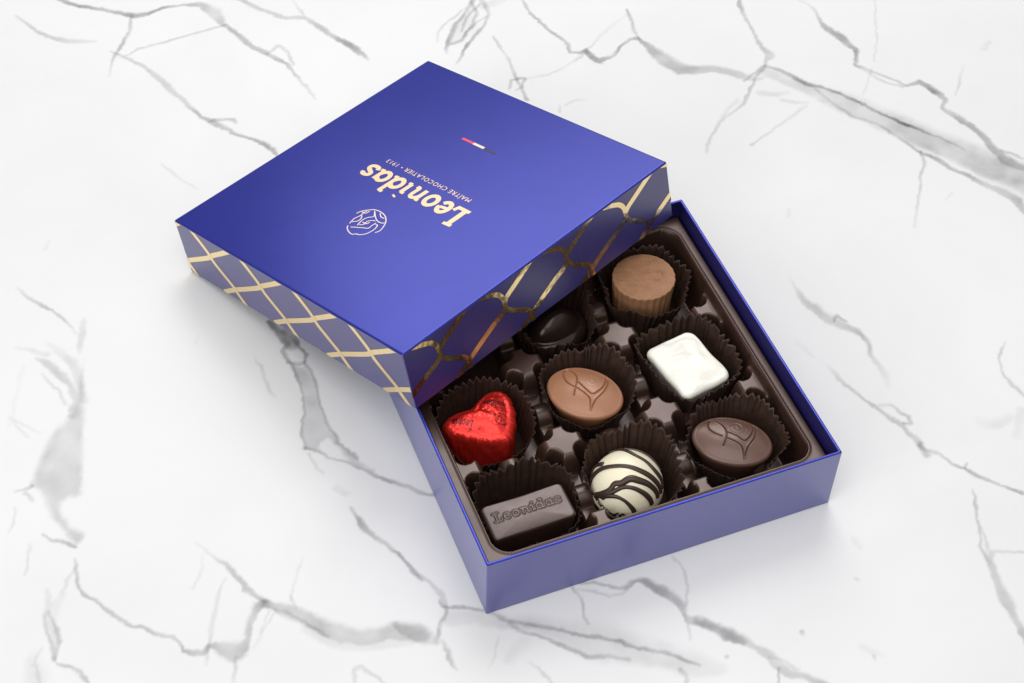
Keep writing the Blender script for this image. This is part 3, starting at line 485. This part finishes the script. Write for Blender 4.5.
# ------------------------------------------------------------------ paper cups
def paper_cup(label, cx, cy, rx, ry, expo, rot, h, seed, base_scale=.78, npl=38, amp=.75, flare=.0, back=1.5, z0=2.5, squash=None):
    r = np.random.default_rng(seed); nu = npl * 8; nv = 15
    th = np.linspace(0, 2 * np.pi, nu, endpoint=False)
    c, s = np.cos(th), np.sin(th)
    rho = (np.abs(c / rx) ** expo + np.abs(s / ry) ** expo) ** (-1 / expo)
    px, py = rho * c, rho * s
    seg = np.hypot(np.roll(px, -1) - px, np.roll(py, -1) - py); arc = np.cumsum(seg) - seg; arc /= seg.sum()
    jit = np.interp(arc * npl, np.arange(npl + 1), np.r_[(j := r.normal(0, .24, npl)), j[0]])
    ph = arc * npl + jit
    tri = (2 * np.abs(2 * (ph - np.floor(ph + .5))) - 1)
    tri = np.sign(tri) * np.abs(tri) ** .8
    lob = sum(r.normal(0, 1) * np.cos(k * th + r.uniform(0, 6.28)) for k in (2, 3, 5, 7)) * .5
    tall = sum(r.normal(0, 1) * np.cos(k * th + r.uniform(0, 6.28)) for k in (1, 2, 3, 4, 6)) * .62
    pamp = amp * np.interp(arc * npl, np.arange(npl + 1), np.r_[(j2 := r.uniform(.45, 1.35, npl)), j2[0]])
    ux, uy = c, s
    ca, sa = math.cos(rot), math.sin(rot); rows = []
    dirx, diry = 0.42, 0.91                     # far side, where the cups stand taller
    for k in range(nv + 1):
        t = k / nv
        sc = base_scale + (1 - base_scale) * t ** .8
        dr = tri * pamp * (.12 + .88 * t) + lob * t + flare * t ** 3
        x = px * sc + ux * dr; y = py * sc + uy * dr
        X = cx + ca * x - sa * y; Y = cy + sa * x + ca * y
        bk = ((X - cx) * dirx + (Y - cy) * diry) / max(rx, ry)
        hh = h + tall + back * bk + .45 * tri
        rows.append(np.stack([X, Y, z0 + hh * t], -1))
    P = np.array(rows)
    first = P[0].copy(); ctr = np.array([cx, cy, z0])
    P = np.concatenate([(ctr + (first - ctr) * .02)[None], (ctr + (first - ctr) * .6)[None], P])
    P = P - np.array([cx, cy, 0])
    o = link("paper_cup", grid_mesh("paper_cup", P, True), M['paper'], smooth=False)
    o.location = Vector((cx, cy, 0)) * S
    md = o.modifiers.new("thickness", 'SOLIDIFY'); md.thickness = .00012; md.offset = 0
    tag(o, label, "paper cup", "pleated brown paper cups in the tray wells")
    return o
paper_cup("brown pleated paper cup around the red foil heart", -40.2, -.6, 16.0, 16.0, 2.4, .1, 14.4, 1, npl=40, base_scale=.80, back=4)
paper_cup("brown pleated paper cup around the rectangular dark chocolate", -39.6, -38.6, 16.3, 14.0, 3.6, 0, 14.6, 2, base_scale=.90, npl=40, back=4.2, flare=.4)
paper_cup("brown pleated paper cup around the light brown oval chocolate", -1.0, .2, 15.8, 15.2, 2.4, 0, 16.6, 3, npl=44, back=2.0, base_scale=.70, flare=.7, amp=.62)
paper_cup("brown pleated paper cup around the white truffle with dark drizzle", -.8, -38.7, 15.8, 15.8, 2.4, 0, 16.2, 4, npl=40, back=3.2, base_scale=.74, flare=.6)
paper_cup("brown pleated paper cup around the dusky oval chocolate in the front corner", 38.2, -38.6, 15.8, 15.2, 2.4, .2, 16.4, 5, npl=44, back=2.2, base_scale=.70, flare=.7, amp=.62)
paper_cup("brown pleated paper cup around the white square chocolate", 38.2, -.5, 14.6, 16.4, 4.2, .19, 17.0, 6, base_scale=.86, npl=36, back=1.0, flare=.6, amp=.85)
paper_cup("brown pleated paper cup around the round fluted chocolate", 37.9, 38.4, 15.8, 15.6, 2.3, 0, 17.0, 7, npl=38, back=1.2, base_scale=.76, flare=.5)
paper_cup("brown pleated paper cup around the glossy dark chocolate under the lid", .4, 38.2, 16.0, 15.8, 2.4, 0, 16.0, 8, npl=38, back=1.5, flare=.4)


# ------------------------------------------------------------------ chocolates
def outline_ellipse(rx, ry, n, expo=2.0):
    th = np.linspace(0, 2 * np.pi, n, endpoint=False)
    rho = (np.abs(np.cos(th) / rx) ** expo + np.abs(np.sin(th) / ry) ** expo) ** (-1 / expo)
    return np.stack([rho * np.cos(th), rho * np.sin(th)], -1)

def outline_rrect(hx, hy, r, n):
    pts = []
    for cx, cy, a0 in ((1, 1, 0), (-1, 1, 90), (-1, -1, 180), (1, -1, 270)):
        for a in np.radians(np.linspace(a0, a0 + 90, 9)):
            pts.append((cx * (hx - r) + r * math.cos(a), cy * (hy - r) + r * math.sin(a)))
    p = np.array(pts + pts[:1]); d = np.r_[0, np.cumsum(np.hypot(*np.diff(p, axis=0).T))]
    u = np.linspace(0, d[-1], n, endpoint=False)
    return np.stack([np.interp(u, d, p[:, 0]), np.interp(u, d, p[:, 1])], -1)

def praline(name, m, outline, z_bot, z_edge, dome, bot_scale, edge_r, relief=None, cap_rings=80, dome_pow=2.0, side=None, parent=None, attrs=None, wob=0.0, seed=0):
    """closed body: tapered side, rounded shoulder, domed top carrying the relief. dome: rise of the centre above the shoulder"""
    O = outline; n = len(O); rows = []
    R = np.hypot(O[:, 0], O[:, 1])
    shrink = lambda d: O * (1 - d / np.maximum(R, 1e-6))[:, None]
    rows.append(np.c_[O * .02 * bot_scale, np.full(n, z_bot)])
    rows.append(np.c_[O * bot_scale * .96, np.full(n, z_bot)])
    ns = 14
    for k in range(ns + 1):
        t = k / ns; sc = bot_scale + (1 - bot_scale) * t
        xy = O * sc; z = z_bot + .3 + (z_edge - edge_r - z_bot - .3) * t
        if side is not None: xy = xy + side(np.arctan2(O[:, 1], O[:, 0]), t, O)
        rows.append(np.c_[xy, np.full(n, z)])
    for k in range(1, 7):
        a = math.pi / 2 * k / 6
        xy = shrink(edge_r * (1 - math.cos(a)))
        if side is not None: xy = xy + side(np.arctan2(O[:, 1], O[:, 0]), 1, O) * (1 - k / 6)
        rows.append(np.c_[xy, np.full(n, z_edge - edge_r + edge_r * math.sin(a))])
    cap = shrink(edge_r)
    for k in range(1, cap_rings + 1):
        s = 1 - k / cap_rings * .995
        z = z_edge + dome * (1 - s ** dome_pow)
        rows.append(np.c_[cap * s, np.full(n, z)])
    P = np.array(rows)
    capmask = np.zeros(P.shape[:2]); capmask[-cap_rings - 1:] = 1
    if relief is not None:
        P[..., 2] += relief(P[..., 0], P[..., 1]) * capmask
    if wob:
        P[..., 2] += wob * lattice_noise(P[..., 0], P[..., 1], 5, seed) * sstep(z_bot, z_edge, P[..., 2])
        P[..., 0] += wob * .6 * lattice_noise(P[..., 1], P[..., 2], 5, seed + 1); P[..., 1] += wob * .6 * lattice_noise(P[..., 0], P[..., 2], 5, seed + 2)
    me = grid_mesh(name, P, True)
    if attrs: 
        for k, fn in attrs.items(): attr(me, k, fn(P[..., 0], P[..., 1], P[..., 2]) * np.maximum(capmask, 0))
    return link(name, me, m, parent)

def place(o, x, y, rot=0, tilt=(0, 0)):
    o.location = Vector((x, y, 0)) * S; o.rotation_euler = (tilt[0], tilt[1], rot); return o

# lettering skeletons: x to the right, y up, x-height 1
def arc(cx, cy, rx, ry, a0, a1, n=10):
    return [(cx + rx * math.cos(math.radians(a0 + (a1 - a0) * k / n)), cy + ry * math.sin(math.radians(a0 + (a1 - a0) * k / n))) for k in range(n + 1)]
GLYPH = {   # (advance, [(width factor, points), ...])
 'L': (1.08, [(1.15, [(.34, 0), (.30, 1.5)]), (.8, [(.04, 1.46), (.60, 1.5)]), (.85, [(.06, .06), (.86, .06), (.96, .40)])]),
 'e': (.98, [(.75, [(.16, .50), (.70, .60)]), (1, [(.70, .58)] + arc(.44, .52, .31, .46, 20, 330, 14))]),
 'o': (1.0, [(1, arc(.46, .5, .33, .44, 0, 360, 20))]),
 'n': (1.10, [(1, [(.26, 0), (.26, .95)]), (.7, [(.05, .93), (.3, .93)]), (.9, [(.28, .62), (.42, .86), (.6, .92), (.74, .8), (.77, .55), (.77, .12), (.98, .06)])]),
 'i': (.62, [(1, [(.28, .06), (.28, .95)]), (.7, [(.06, .93), (.3, .93)]), (.7, [(.26, .06), (.5, .08)]), (1.05, [(.29, 1.34), (.33, 1.46)])]),
 'd': (1.08, [(1, arc(.42, .48, .31, .42, 30, 345, 16)), (1, [(.76, .08), (.76, 1.55)]), (.7, [(.52, 1.5), (.78, 1.5)]), (.7, [(.74, .06), (1.0, .1)])]),
 'a': (1.06, [(1, arc(.42, .48, .31, .42, 30, 345, 16)), (1, [(.76, .06), (.76, .95)]), (.7, [(.74, .06), (1.0, .1)])]),
 's': (.85, [(.95, [(.66, .74), (.62, .9), (.42, .95), (.2, .86), (.2, .66), (.42, .52), (.64, .36), (.62, .14), (.4, .05), (.16, .1), (.08, .28)])]),
}
def word(text, slant=.18):
    """strokes of the word: list of (width factor, points)"""
    x = 0; out = []
    for ch in text:
        adv, st = GLYPH[ch]
        for wf, pts in st: out.append((wf, [(x + px + slant * py, py) for px, py in pts]))
        x += adv
    return out, x

def ribbon(V, F, pts, width, z, frame):
    """flat stroke with mitred joints appended to V, F; frame maps (x, y, z) to a point"""
    p = np.array(pts, float); n = len(p)
    if n < 2: return
    closed = np.hypot(*(p[0] - p[-1])) < 1e-6
    d = np.diff(p, axis=0); L = np.hypot(d[:, 0], d[:, 1]); d = d / np.maximum(L, 1e-9)[:, None]
    b = len(V)
    for i in range(n):
        if closed and i in (0, n - 1): a0, a1 = d[-1], d[0]
        else: a0, a1 = d[max(i - 1, 0)], d[min(i, n - 2)]
        t = a0 + a1; t /= max(np.hypot(*t), 1e-6); nn = np.array([-t[1], t[0]])
        c = max(nn @ np.array([-a1[1], a1[0]]), .5); hw = (width[i] if hasattr(width, '__len__') else width) / 2 / c
        V.append(frame(*(p[i] + nn * hw), z)); V.append(frame(*(p[i] - nn * hw), z))
    for i in range(n - 1): F.append((b + 2 * i + 1, b + 2 * i + 3, b + 2 * i + 2, b + 2 * i))
# --- rectangular dark praline with the raised name
RT, RW = word("Leonidas", .05)
def rect_relief(x, y):
    sc = 24.6 / RW
    lines = [[(-12.3 + px * sc, -.6 + py * 2.3) for px, py in (spline(p, 3) if len(p) > 3 else p)] for _, p in RT]
    d = dist_poly(x, y, lines)
    return .13 * (1 - sstep(.22, .44, d)) - .12 * np.exp(-((d - .52) / .17) ** 2)
o = praline("rectangular_chocolate", M['dark'], outline_rrect(15.0, 7.2, 1.7, 420), 3.6, 17.4, .4, .93, 1.2, rect_relief, 110)
place(o, -40.5, -41.4, .01)
tag(o, "dark rectangular chocolate bar with raised lettering in the front left corner well", "chocolate")

# --- oval pralines with the incised leaf
def leaf(lines, sp=.04):
    L = [spline(p, 5) for p in lines]
    spiral = [(-.6 + 0 + (.5 + .16 * k) * math.cos(k * .55), -4.6 + (.5 + .16 * k) * math.sin(k * .55)) for k in range(18)]
    def f(x, y):
        d = dist_poly(x, y, L); d2 = dist_poly(x, y, [spiral])
        return -.75 * (1 - sstep(.05, .34, d)) + .05 * np.exp(-((d - .55) / .2) ** 2) - sp * (1 - sstep(.1, .4, d2))
    return f
A1 = [[(10.17, -5.75), (10.3, -3.88), (9.23, -1.92), (7.24, -.05), (4.95, .84), (3.32, 1.0)],
      [(10.17, -5.75), (9.49, -6.34), (7.25, -5.56), (5.24, -3.93), (3.98, -1.69), (3.23, 1.2), (2.38, 4.42)],
      [(2.97, 1.07), (-.61, 2.11), (-3.12, 3.27), (-4.3, 5.13), (-5.39, 7.1)], [(-5.39, 7.1), (-5.34, 2.96), (-6.41, -1.62), (-6.21, -5.59), (-5.18, -8.35)],
      [(3.52, -1.51), (.28, .12), (-3.3, 1.16), (-4.95, -2.1), (-5.19, -5.08), (-4.47, -8.82)]]
A2 = [[(9.1, -5.9), (9.45, -3.8), (8.67, -1.63), (6.64, -.06), (3.68, .92)],
      [(9.1, -5.9), (7.8, -6.26), (5.02, -4.65), (2.75, -1.71), (2.2, 1.29), (2.53, 4.52)],
      [(2.08, 1.25), (-1.76, 2.13), (-3.84, 3.5), (-5.41, 7.18)], [(-5.41, 7.18), (-5.66, 3.38), (-7.22, -1.76), (-7.17, -5.7), (-6.6, -8.33)],
      [(2.24, -1.3), (-1.3, -.49), (-4.26, .65), (-5.86, -2.56), (-6.15, -6.21), (-5.4, -8.79)]]
o = praline("oval_chocolate", M['milk'], outline_ellipse(14.1, 10.9, 380), 3.4, 18.0, 2.3, .64, 1.3, leaf(A1), 120, 2.0)
place(o, -3.0, -1.4, math.radians(132.8))
tag(o, "light brown oval milk chocolate with incised leaf in the centre well", "chocolate", "oval chocolates")
o = praline("oval_chocolate", M['darkmilk'], outline_ellipse(14.1, 10.2, 380), 3.4, 18.0, 2.5, .64, 1.3, leaf(A2, .1), 120, 2.0)
place(o, 36.5, -39.0, math.radians(143.7))
tag(o, "dusky brown oval chocolate with incised leaf in the near right corner well", "chocolate", "oval chocolates")
o = praline("oval_chocolate", M['darkgloss'], outline_ellipse(14.0, 10.4, 260), 3.4, 11.5, 7.5, .84, 3.5, None, 60, 2.0, wob=.25, seed=31)
place(o, .2, 35.6, math.radians(12))
tag(o, "glossy near-black oval chocolate half hidden under the lid", "chocolate", "oval chocolates")

# --- red foil heart
heart = spline([(-.2, 6.2), (2.5, 8.0), (5.9, 9.6), (9.2, 9.3), (11.6, 6.9), (12.1, 2.2), (11.1, -2.7), (9.0, -7.2), (6.9, -10.3), (4.7, -11.9), (1.2, -11.1),
                (-3.7, -8.7), (-7.9, -5.8), (-11.0, -3.6), (-12.6, -.9), (-12.8, 1.5), (-11.3, 3.4), (-8.1, 4.7), (-4.5, 5.0), (-1.8, 5.2)], 18, True)
heart = np.array(heart[:-1]) * [1.07, 1.05]
HT, HW = word("Leonidas", .1)
def heart_ink(x, y, z):
    out = np.zeros(x.shape)
    for (ox, oy, rot, size) in ((-3.6, -2.2, 2.55, 10.5), (12.0, 2.0, 2.85, 10.0)):
        sc = size / HW; c, s_ = math.cos(rot), math.sin(rot)
        lines = [[(ox + c * px * sc - s_ * py * sc * 1.3, oy + s_ * px * sc + c * py * sc * 1.3) for px, py in p] for _, p in HT]
        out = np.maximum(out, 1 - sstep(.16, .36, dist_poly(x, y, lines)))
    rd = np.hypot(x - 5.6, y + 4.2)
    ring = np.maximum(1 - sstep(.15, .4, np.abs(rd - 2.3)), (1 - sstep(.15, .4, np.abs(rd - 1.0))))
    crest = ring * (lattice_noise(x, y, .9, 44) > -.2)
    return np.maximum(out, crest) * .8
def heart_side(th, k, O):
    n = .40 * np.sin(23 * th + 1.3) * np.sin(7 * th) + .28 * np.sin(41 * th + 5 * k) + .25 * np.sin(13 * th + 9 * k)
    R = np.maximum(np.hypot(O[:, 0], O[:, 1]), 1e-6)
    return O / R[:, None] * (n * .55)[:, None]
def heart_relief(x, y):
    e = np.abs((x + .8) * .94 + (y - 5) * .34); v = np.exp(-(e / 1.5) ** 2) * sstep(-1, 7, y) * -1.0
    cr = .42 * np.abs(lattice_noise(x + .6 * y, y, 4.2, 51)) + .16 * np.abs(lattice_noise(x, y - .4 * x, 1.7, 52))
    return v - cr
o = praline("heart_chocolate", M['redfoil'], heart, 3.2, 20.2, 2.3, .98, 3.4, heart_relief, 90, 2.6, side=heart_side, attrs={"ink": heart_ink}, wob=.2, seed=61)
place(o, -41.7, -.3, 0)
tag(o, "shiny red foil wrapped chocolate heart printed with small dark lettering", "chocolate")

# --- round fluted praline
def flute(th, k, O):
    a = .24 * (1 - k * .5) * np.cos(26 * th) + .16 * np.sin(9 * th + 6 * k) * (1 - k)
    return np.stack([np.cos(th) * a, np.sin(th) * a], -1)
def round_relief(x, y):
    b = .75 * np.exp(-((x - 6.0) ** 2 + (y + 1.2) ** 2) / 1.3) - .35 * np.exp(-((x - 4.2) ** 2 + (y + 2.6) ** 2) / 1.0)
    return b + .14 * lattice_noise(x, y, 3.0, 71) + .06 * lattice_noise(x, y, 1.0, 72)
o = praline("round_chocolate", M['milkpale'], outline_ellipse(11.8, 11.5, 416), 3.4, 22.3, .25, .88, .45, round_relief, 80, 3, side=flute)
place(o, 37.2, 38.2, 0)
tag(o, "round pale milk chocolate with flat top and fluted side in the far corner well", "chocolate")

# --- white square praline
o = praline("square_chocolate", M['white'], outline_rrect(10.3, 12.9, 3.0, 320), 3.4, 18.2, .7, .72, 2.0, lambda x, y: .28 * np.sin(y * .9 + .25 * x + 1.5 * lattice_noise(x, y, 6, 80)) * sstep(0, 1, 1.2 - np.abs(x) / 9) + .25 * lattice_noise(x, y, 6, 81) + .12 * lattice_noise(x, y * .5, 2.0, 82), 60, 3, wob=.3, seed=83)
place(o, 37.0, -2.0, math.radians(11))
tag(o, "soft white square chocolate with rounded edges in the right middle well", "chocolate")

# --- drizzled truffle
c0 = (-3.6, -40.2, 11.5); RT_ = 12.7
tr = empty("truffle", (c0[0], c0[1], 3)); tag(tr, "round ivory truffle striped with dark chocolate drizzle in the front middle well", "chocolate")
th = np.linspace(0, 2 * np.pi, 160, endpoint=False); ph = np.linspace(-np.pi / 2 + .01, np.pi / 2 - .01, 90)
T, Pp = np.meshgrid(th, ph); D3 = np.stack([np.cos(Pp) * np.cos(T), np.cos(Pp) * np.sin(T), np.sin(Pp)], -1)
rad = RT_ * (1 + .012 * lattice_noise(D3[..., 0] * 10, D3[..., 1] * 10 + 3 * D3[..., 2], 4, 91))
P = D3 * rad[..., None]; P[..., 2] = np.where(P[..., 2] < 0, P[..., 2] * .68, P[..., 2]) + 8.5
link("body", grid_mesh("body", P, True), M['ivory'], tr)
def tube(V, F, path, radii, n=10):
    p = np.array(path); b = len(V)
    for i in range(len(p)):
        t = p[min(i + 1, len(p) - 1)] - p[max(i - 1, 0)]; t /= np.linalg.norm(t)
        nrm = p[i] / np.linalg.norm(p[i]); bi = np.cross(t, nrm); bi /= np.linalg.norm(bi)
        for k in range(n):
            a = 2 * math.pi * k / n
            V.append(tuple(p[i] + radii[i] * (math.cos(a) * bi + .62 * math.sin(a) * nrm) + np.array([0, 0, 8.5])))
    for i in range(len(p) - 1):
        for k in range(n):
            F.append((b + i * n + k, b + i * n + (k + 1) % n, b + (i + 1) * n + (k + 1) % n, b + (i + 1) * n + k))
    F.append(tuple(b + k for k in reversed(range(n)))); F.append(tuple(b + (len(p) - 1) * n + k for k in range(n)))
DRZ = [(.95, [(-.188, .849, .494), (-.037, .839, .543), (.111, .81, .576), (.209, .779, .591)]),
 (1.0, [(.0, .86, .5), (.096, .769, .632), (.288, .334, .898), (.51, .038, .859), (.661, -.212, .72), (.798, -.41, .441), (.768, -.576, .28)]),
 (1.05, [(-.9, .3, .1), (-.833, .387, .395), (-.648, .336, .684), (-.386, .168, .907), (-.039, -.046, .998), (.224, -.25, .942), (.46, -.424, .781), (.639, -.579, .505), (.68, -.683, .267)]),
 (1.25, [(-.93, -.1, .2), (-.861, -.254, .441), (-.687, -.337, .644), (-.532, -.299, .792), (-.371, -.374, .85), (-.126, -.371, .92), (.079, -.474, .877), (.334, -.602, .725), (.503, -.718, .48), (.537, -.793, .286)]),
 (.95, [(-.9, -.24, .32), (-.818, -.322, .477), (-.626, -.425, .653), (-.365, -.483, .796), (-.119, -.601, .79), (.122, -.757, .642), (.268, -.861, .433), (.308, -.918, .25)]),
 (.85, [(-.88, -.33, .33), (-.793, -.379, .478), (-.583, -.565, .583), (-.409, -.741, .533), (-.265, -.897, .354), (-.205, -.957, .205)]),
 (.9, [(-.8, .58, .1), (-.662, .663, .348), (-.606, .587, .537), (-.53, .443, .724)]),
 (1.3, [(.209, .779, .591), (.366, .709, .603), (.581, .563, .588), (.775, .353, .524), (.896, .129, .425), (.944, -.06, .323)])]
for wd, path in DRZ:
    V, F = [], []; sp = np.array(spline(path, 8)); sp /= np.linalg.norm(sp, axis=1)[:, None]
    rr = wd * (1 + .16 * np.sin(np.linspace(0, 9, len(sp)) + wd * 7)); rr[0] *= .6; rr[-1] *= .6
    tube(V, F, sp * (RT_ + .08), rr * .88)
    link("drizzle", mesh("drizzle", V, F), M['drizzle'], tr)


# ------------------------------------------------------------------ the lid
LW, LH = 131.84, 24.76; q = LW / 2
lid = empty("box_lid")
LR = Matrix(((0.915034, -0.391619, -0.096682), (0.403366, 0.890128, 0.212059), (0.003013, -0.233039, 0.972463)))
lid.matrix_world = Matrix.Translation(Vector((-30.124182, 87.483393, 15.860280)) * S) @ LR.to_4x4()
tag(lid, "tilted violet-blue box lid with gold lattice sides leaning on the open box", "box lid")
rings = [box_ring(0, q - .35), box_ring(.25, q), box_ring(LH - .7, q), box_ring(LH - .42, q - .06), box_ring(LH - .17, q - .25), box_ring(LH - .04, q - .5), box_ring(LH, q - .8, .3)]
inner = [box_ring(LH - 1.5, q - 1.5, .3), box_ring(.2, q - 1.5, .3)]
ls = shell("lid_shell", inner + rings, M['lidcard'], lid)
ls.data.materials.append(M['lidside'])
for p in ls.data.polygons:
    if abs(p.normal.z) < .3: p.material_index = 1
LV, LF = [], []
def clip_quad(poly, umax, vmax):
    for ax, lim, sg in ((0, 0, 1), (0, umax, -1), (1, .05, 1), (1, vmax, -1)):
        out = []
        for a, b in zip(poly, poly[1:] + poly[:1]):
            ina, inb = sg * (a[ax] - lim) >= 0, sg * (b[ax] - lim) >= 0
            if ina: out.append(a)
            if ina != inb:
                t = (lim - a[ax]) / (b[ax] - a[ax]); out.append(tuple(a[k] + t * (b[k] - a[k]) for k in range(2)))
        poly = out
        if len(poly) < 3: return []
    return poly
BANDA1 = spline([(-27.5, -2.2), (-22.0, 1.7), (-15, 5.6), (-7, 9.6), (-2.2, 11.6), (.1, 13.4)], 5)
BANDA2 = spline([(-.1, 15.4), (1.6, 17.2), (6, 19.6), (12, 22.9), (18.5, 26.5)], 5)
BANDB = spline([(-13.5, 26.2), (-10.6, 24.2), (-6.2, 22.5), (-2.6, 20.6), (-.7, 18.0), (-.2, 15.0), (.4, 12.6), (2.6, 10.2), (6.2, 7.7), (9.2, 5.9), (10.6, 3.6), (11.2, .2), (12.2, -2.2)], 5)
LEFTA = spline([(-29, -.6), (-20.3, 4.4), (-9, 10.2), (-2.2, 13.8), (1.4, 16.4), (9, 20.8), (18.5, 26.4)], 5)
LEFTB = spline([(-11.2, 26.2), (-9.2, 24.2), (-4.6, 20.2), (-1.2, 16.9), (.2, 14.6), (1.8, 12.6), (6.8, 8.5), (10.6, 5.4), (12.2, 3.0), (15.8, -.9), (17, -2)], 5)
def face_frame(side):
    if side == 0: return lambda u, v, z: (-q - z, q - u, v)          # left face, u from the far corner
    if side == 1: return lambda u, v, z: (-q + u, -q - z, v)         # front-right face
    if side == 2: return lambda u, v, z: (q + z, -q + u, v)
    return lambda u, v, z: (q - u, q + z, v)
for side in range(4):
    fr = face_frame(side)
    for j in range(-1, 6):
        uj = (19.8 if side in (0,) else 14.9) + 31.1 * j
        for line, wd, z in (((LEFTA, 2.0, .05), (LEFTB, 2.3, .075)) if side in (0, 2) else ((BANDA1, 2.3, .05), (BANDA2, 2.3, .06), (BANDB, 1.9, .075))):
            V2, F2 = [], []
            ribbon(V2, F2, [(uj + a, b + .6) for a, b in line], wd, 0, lambda x, y, zz: (x, y))
            for f in F2:
                poly = clip_quad([V2[i] for i in f], LW - .15, LH - .7)
                if len(poly) >= 3:
                    b0 = len(LV); LV += [fr(u, v, z) for u, v in poly]; LF.append(tuple(range(b0, b0 + len(poly))))
me = mesh("foil_lattice", LV, LF); o = link("foil_lattice", me, M['gold'], lid, smooth=False)

top = lambda x, y, z: (-y, x, LH + z)                                # reading frame on the lid: x along +y, y up along -x
V, F = [], []
strokes, tw = word("Leonidas", .03)
sc = 57.0 / (tw + .1)
for k, (wf, pts) in enumerate(strokes):
    pts = spline(pts, 4) if len(pts) > 3 else pts
    ribbon(V, F, [(-27.6 + px * sc, -2.4 + py * sc * .93) for px, py in pts], 1.95 * wf, .04 + .002 * k, top)
link("wordmark", mesh("wordmark", V, F), M['goldprint'], lid, smooth=False)
fc = bpy.data.curves.new("tagline", 'FONT'); fc.body = "MA\u00ceTRE CHOCOLATIER \u2022 1913"; fc.size = 3.1 * S; fc.space_character = 1.15; fc.resolution_u = 2
fo = bpy.data.objects.new("tmp", fc); col.objects.link(fo)
bpy.context.view_layer.update()
tm = bpy.data.meshes.new_from_object(fo.evaluated_get(bpy.context.evaluated_depsgraph_get()))
bpy.data.objects.remove(fo)
co = np.zeros(len(tm.vertices) * 3); tm.vertices.foreach_get("co", co); co = co.reshape(-1, 3) / S
co[:, 0] -= co[:, 0].min(); co[:, 0] *= 46.6 / co[:, 0].max()
P = np.stack([-(co[:, 1] - 8.2), co[:, 0] - 21.8, np.full(len(co), LH + .04)], -1)
tm.vertices.foreach_set("co", (P * S).astype(np.float32).ravel()); tm.update(); tm.name = "tagline"; tm.materials.clear()
link("tagline", tm, M['goldprint'], lid, smooth=False)
V, F = [], []
for k, L in enumerate([[(-22.47, 8.73), (-20.4, 8.12), (-18.59, 6.51), (-17.2, 4.88), (-16.65, 2.29), (-17.11, -0.98), (-18.43, -3.4), (-20.17, -5.15), (-22.74, -6.51), (-24.74, -6.99), (-26.34, -6.34)], [(-29.24, 5.64), (-30.39, 4.75), (-31.58, 2.64), (-31.93, 0.16), (-30.9, -0.92), (-30.7, -2.07), (-29.32, -3.66), (-27.3, -4.5), (-24.96, -4.53), (-22.89, -3.73), (-22.99, -2.71)], [(-28.08, 6.09), (-26.4, 6.66), (-24.81, 6.92), (-22.68, 6.39), (-20.47, 6.64), (-19.17, 6.3)], [(-26.9, 6.08), (-25.34, 4.66), (-23.41, 4.84), (-22.16, 6.07)], [(-29.37, 4.1), (-28.13, 1.85), (-27.08, -0.13), (-26.03, -2.11), (-24.01, -2.07), (-22.16, -2.21)], [(-17.53, 4.04), (-19.69, 1.09), (-21.0, -1.33), (-21.12, -3.75), (-20.34, -4.9)], [(-17.31, 1.07), (-18.64, -0.9), (-18.61, -2.69)], [(-27.23, 2.68), (-25.31, 3.31), (-23.12, 3.55), (-21.42, 2.77), (-20.04, 1.61), (-18.2, 3.27)], [(-26.63, 2.23), (-25.26, 1.07), (-23.42, 1.37), (-22.04, 0.21), (-21.51, -1.01)], [(-24.79, 2.54), (-24.58, 0.49), (-23.22, 0.22)], [(-20.66, 7.81), (-20.45, 5.74), (-18.74, 5.41)]]):
    ribbon(V, F, spline([(y, -x) for x, y in L], 5), .42, .04 + .002 * k, top)
link("emblem", mesh("emblem", V, F), M['paleprint'], lid, smooth=False)
for y0, y1, m, nm in ((-7.4, -1.4, 'inkblack', 'black stripe'), (-1.4, 4.6, 'inkyellow', 'pale yellow stripe'), (4.6, 10.8, 'inkred', 'red stripe')):
    V, F = [], []
    ribbon(V, F, [(y0, -33.9), (y1, -33.9)], 1.25, .05, top)
    o = link("flag_stripe", mesh("flag_stripe", V, F), M[m], lid, smooth=False); o["label"] = nm + " of the small flag"
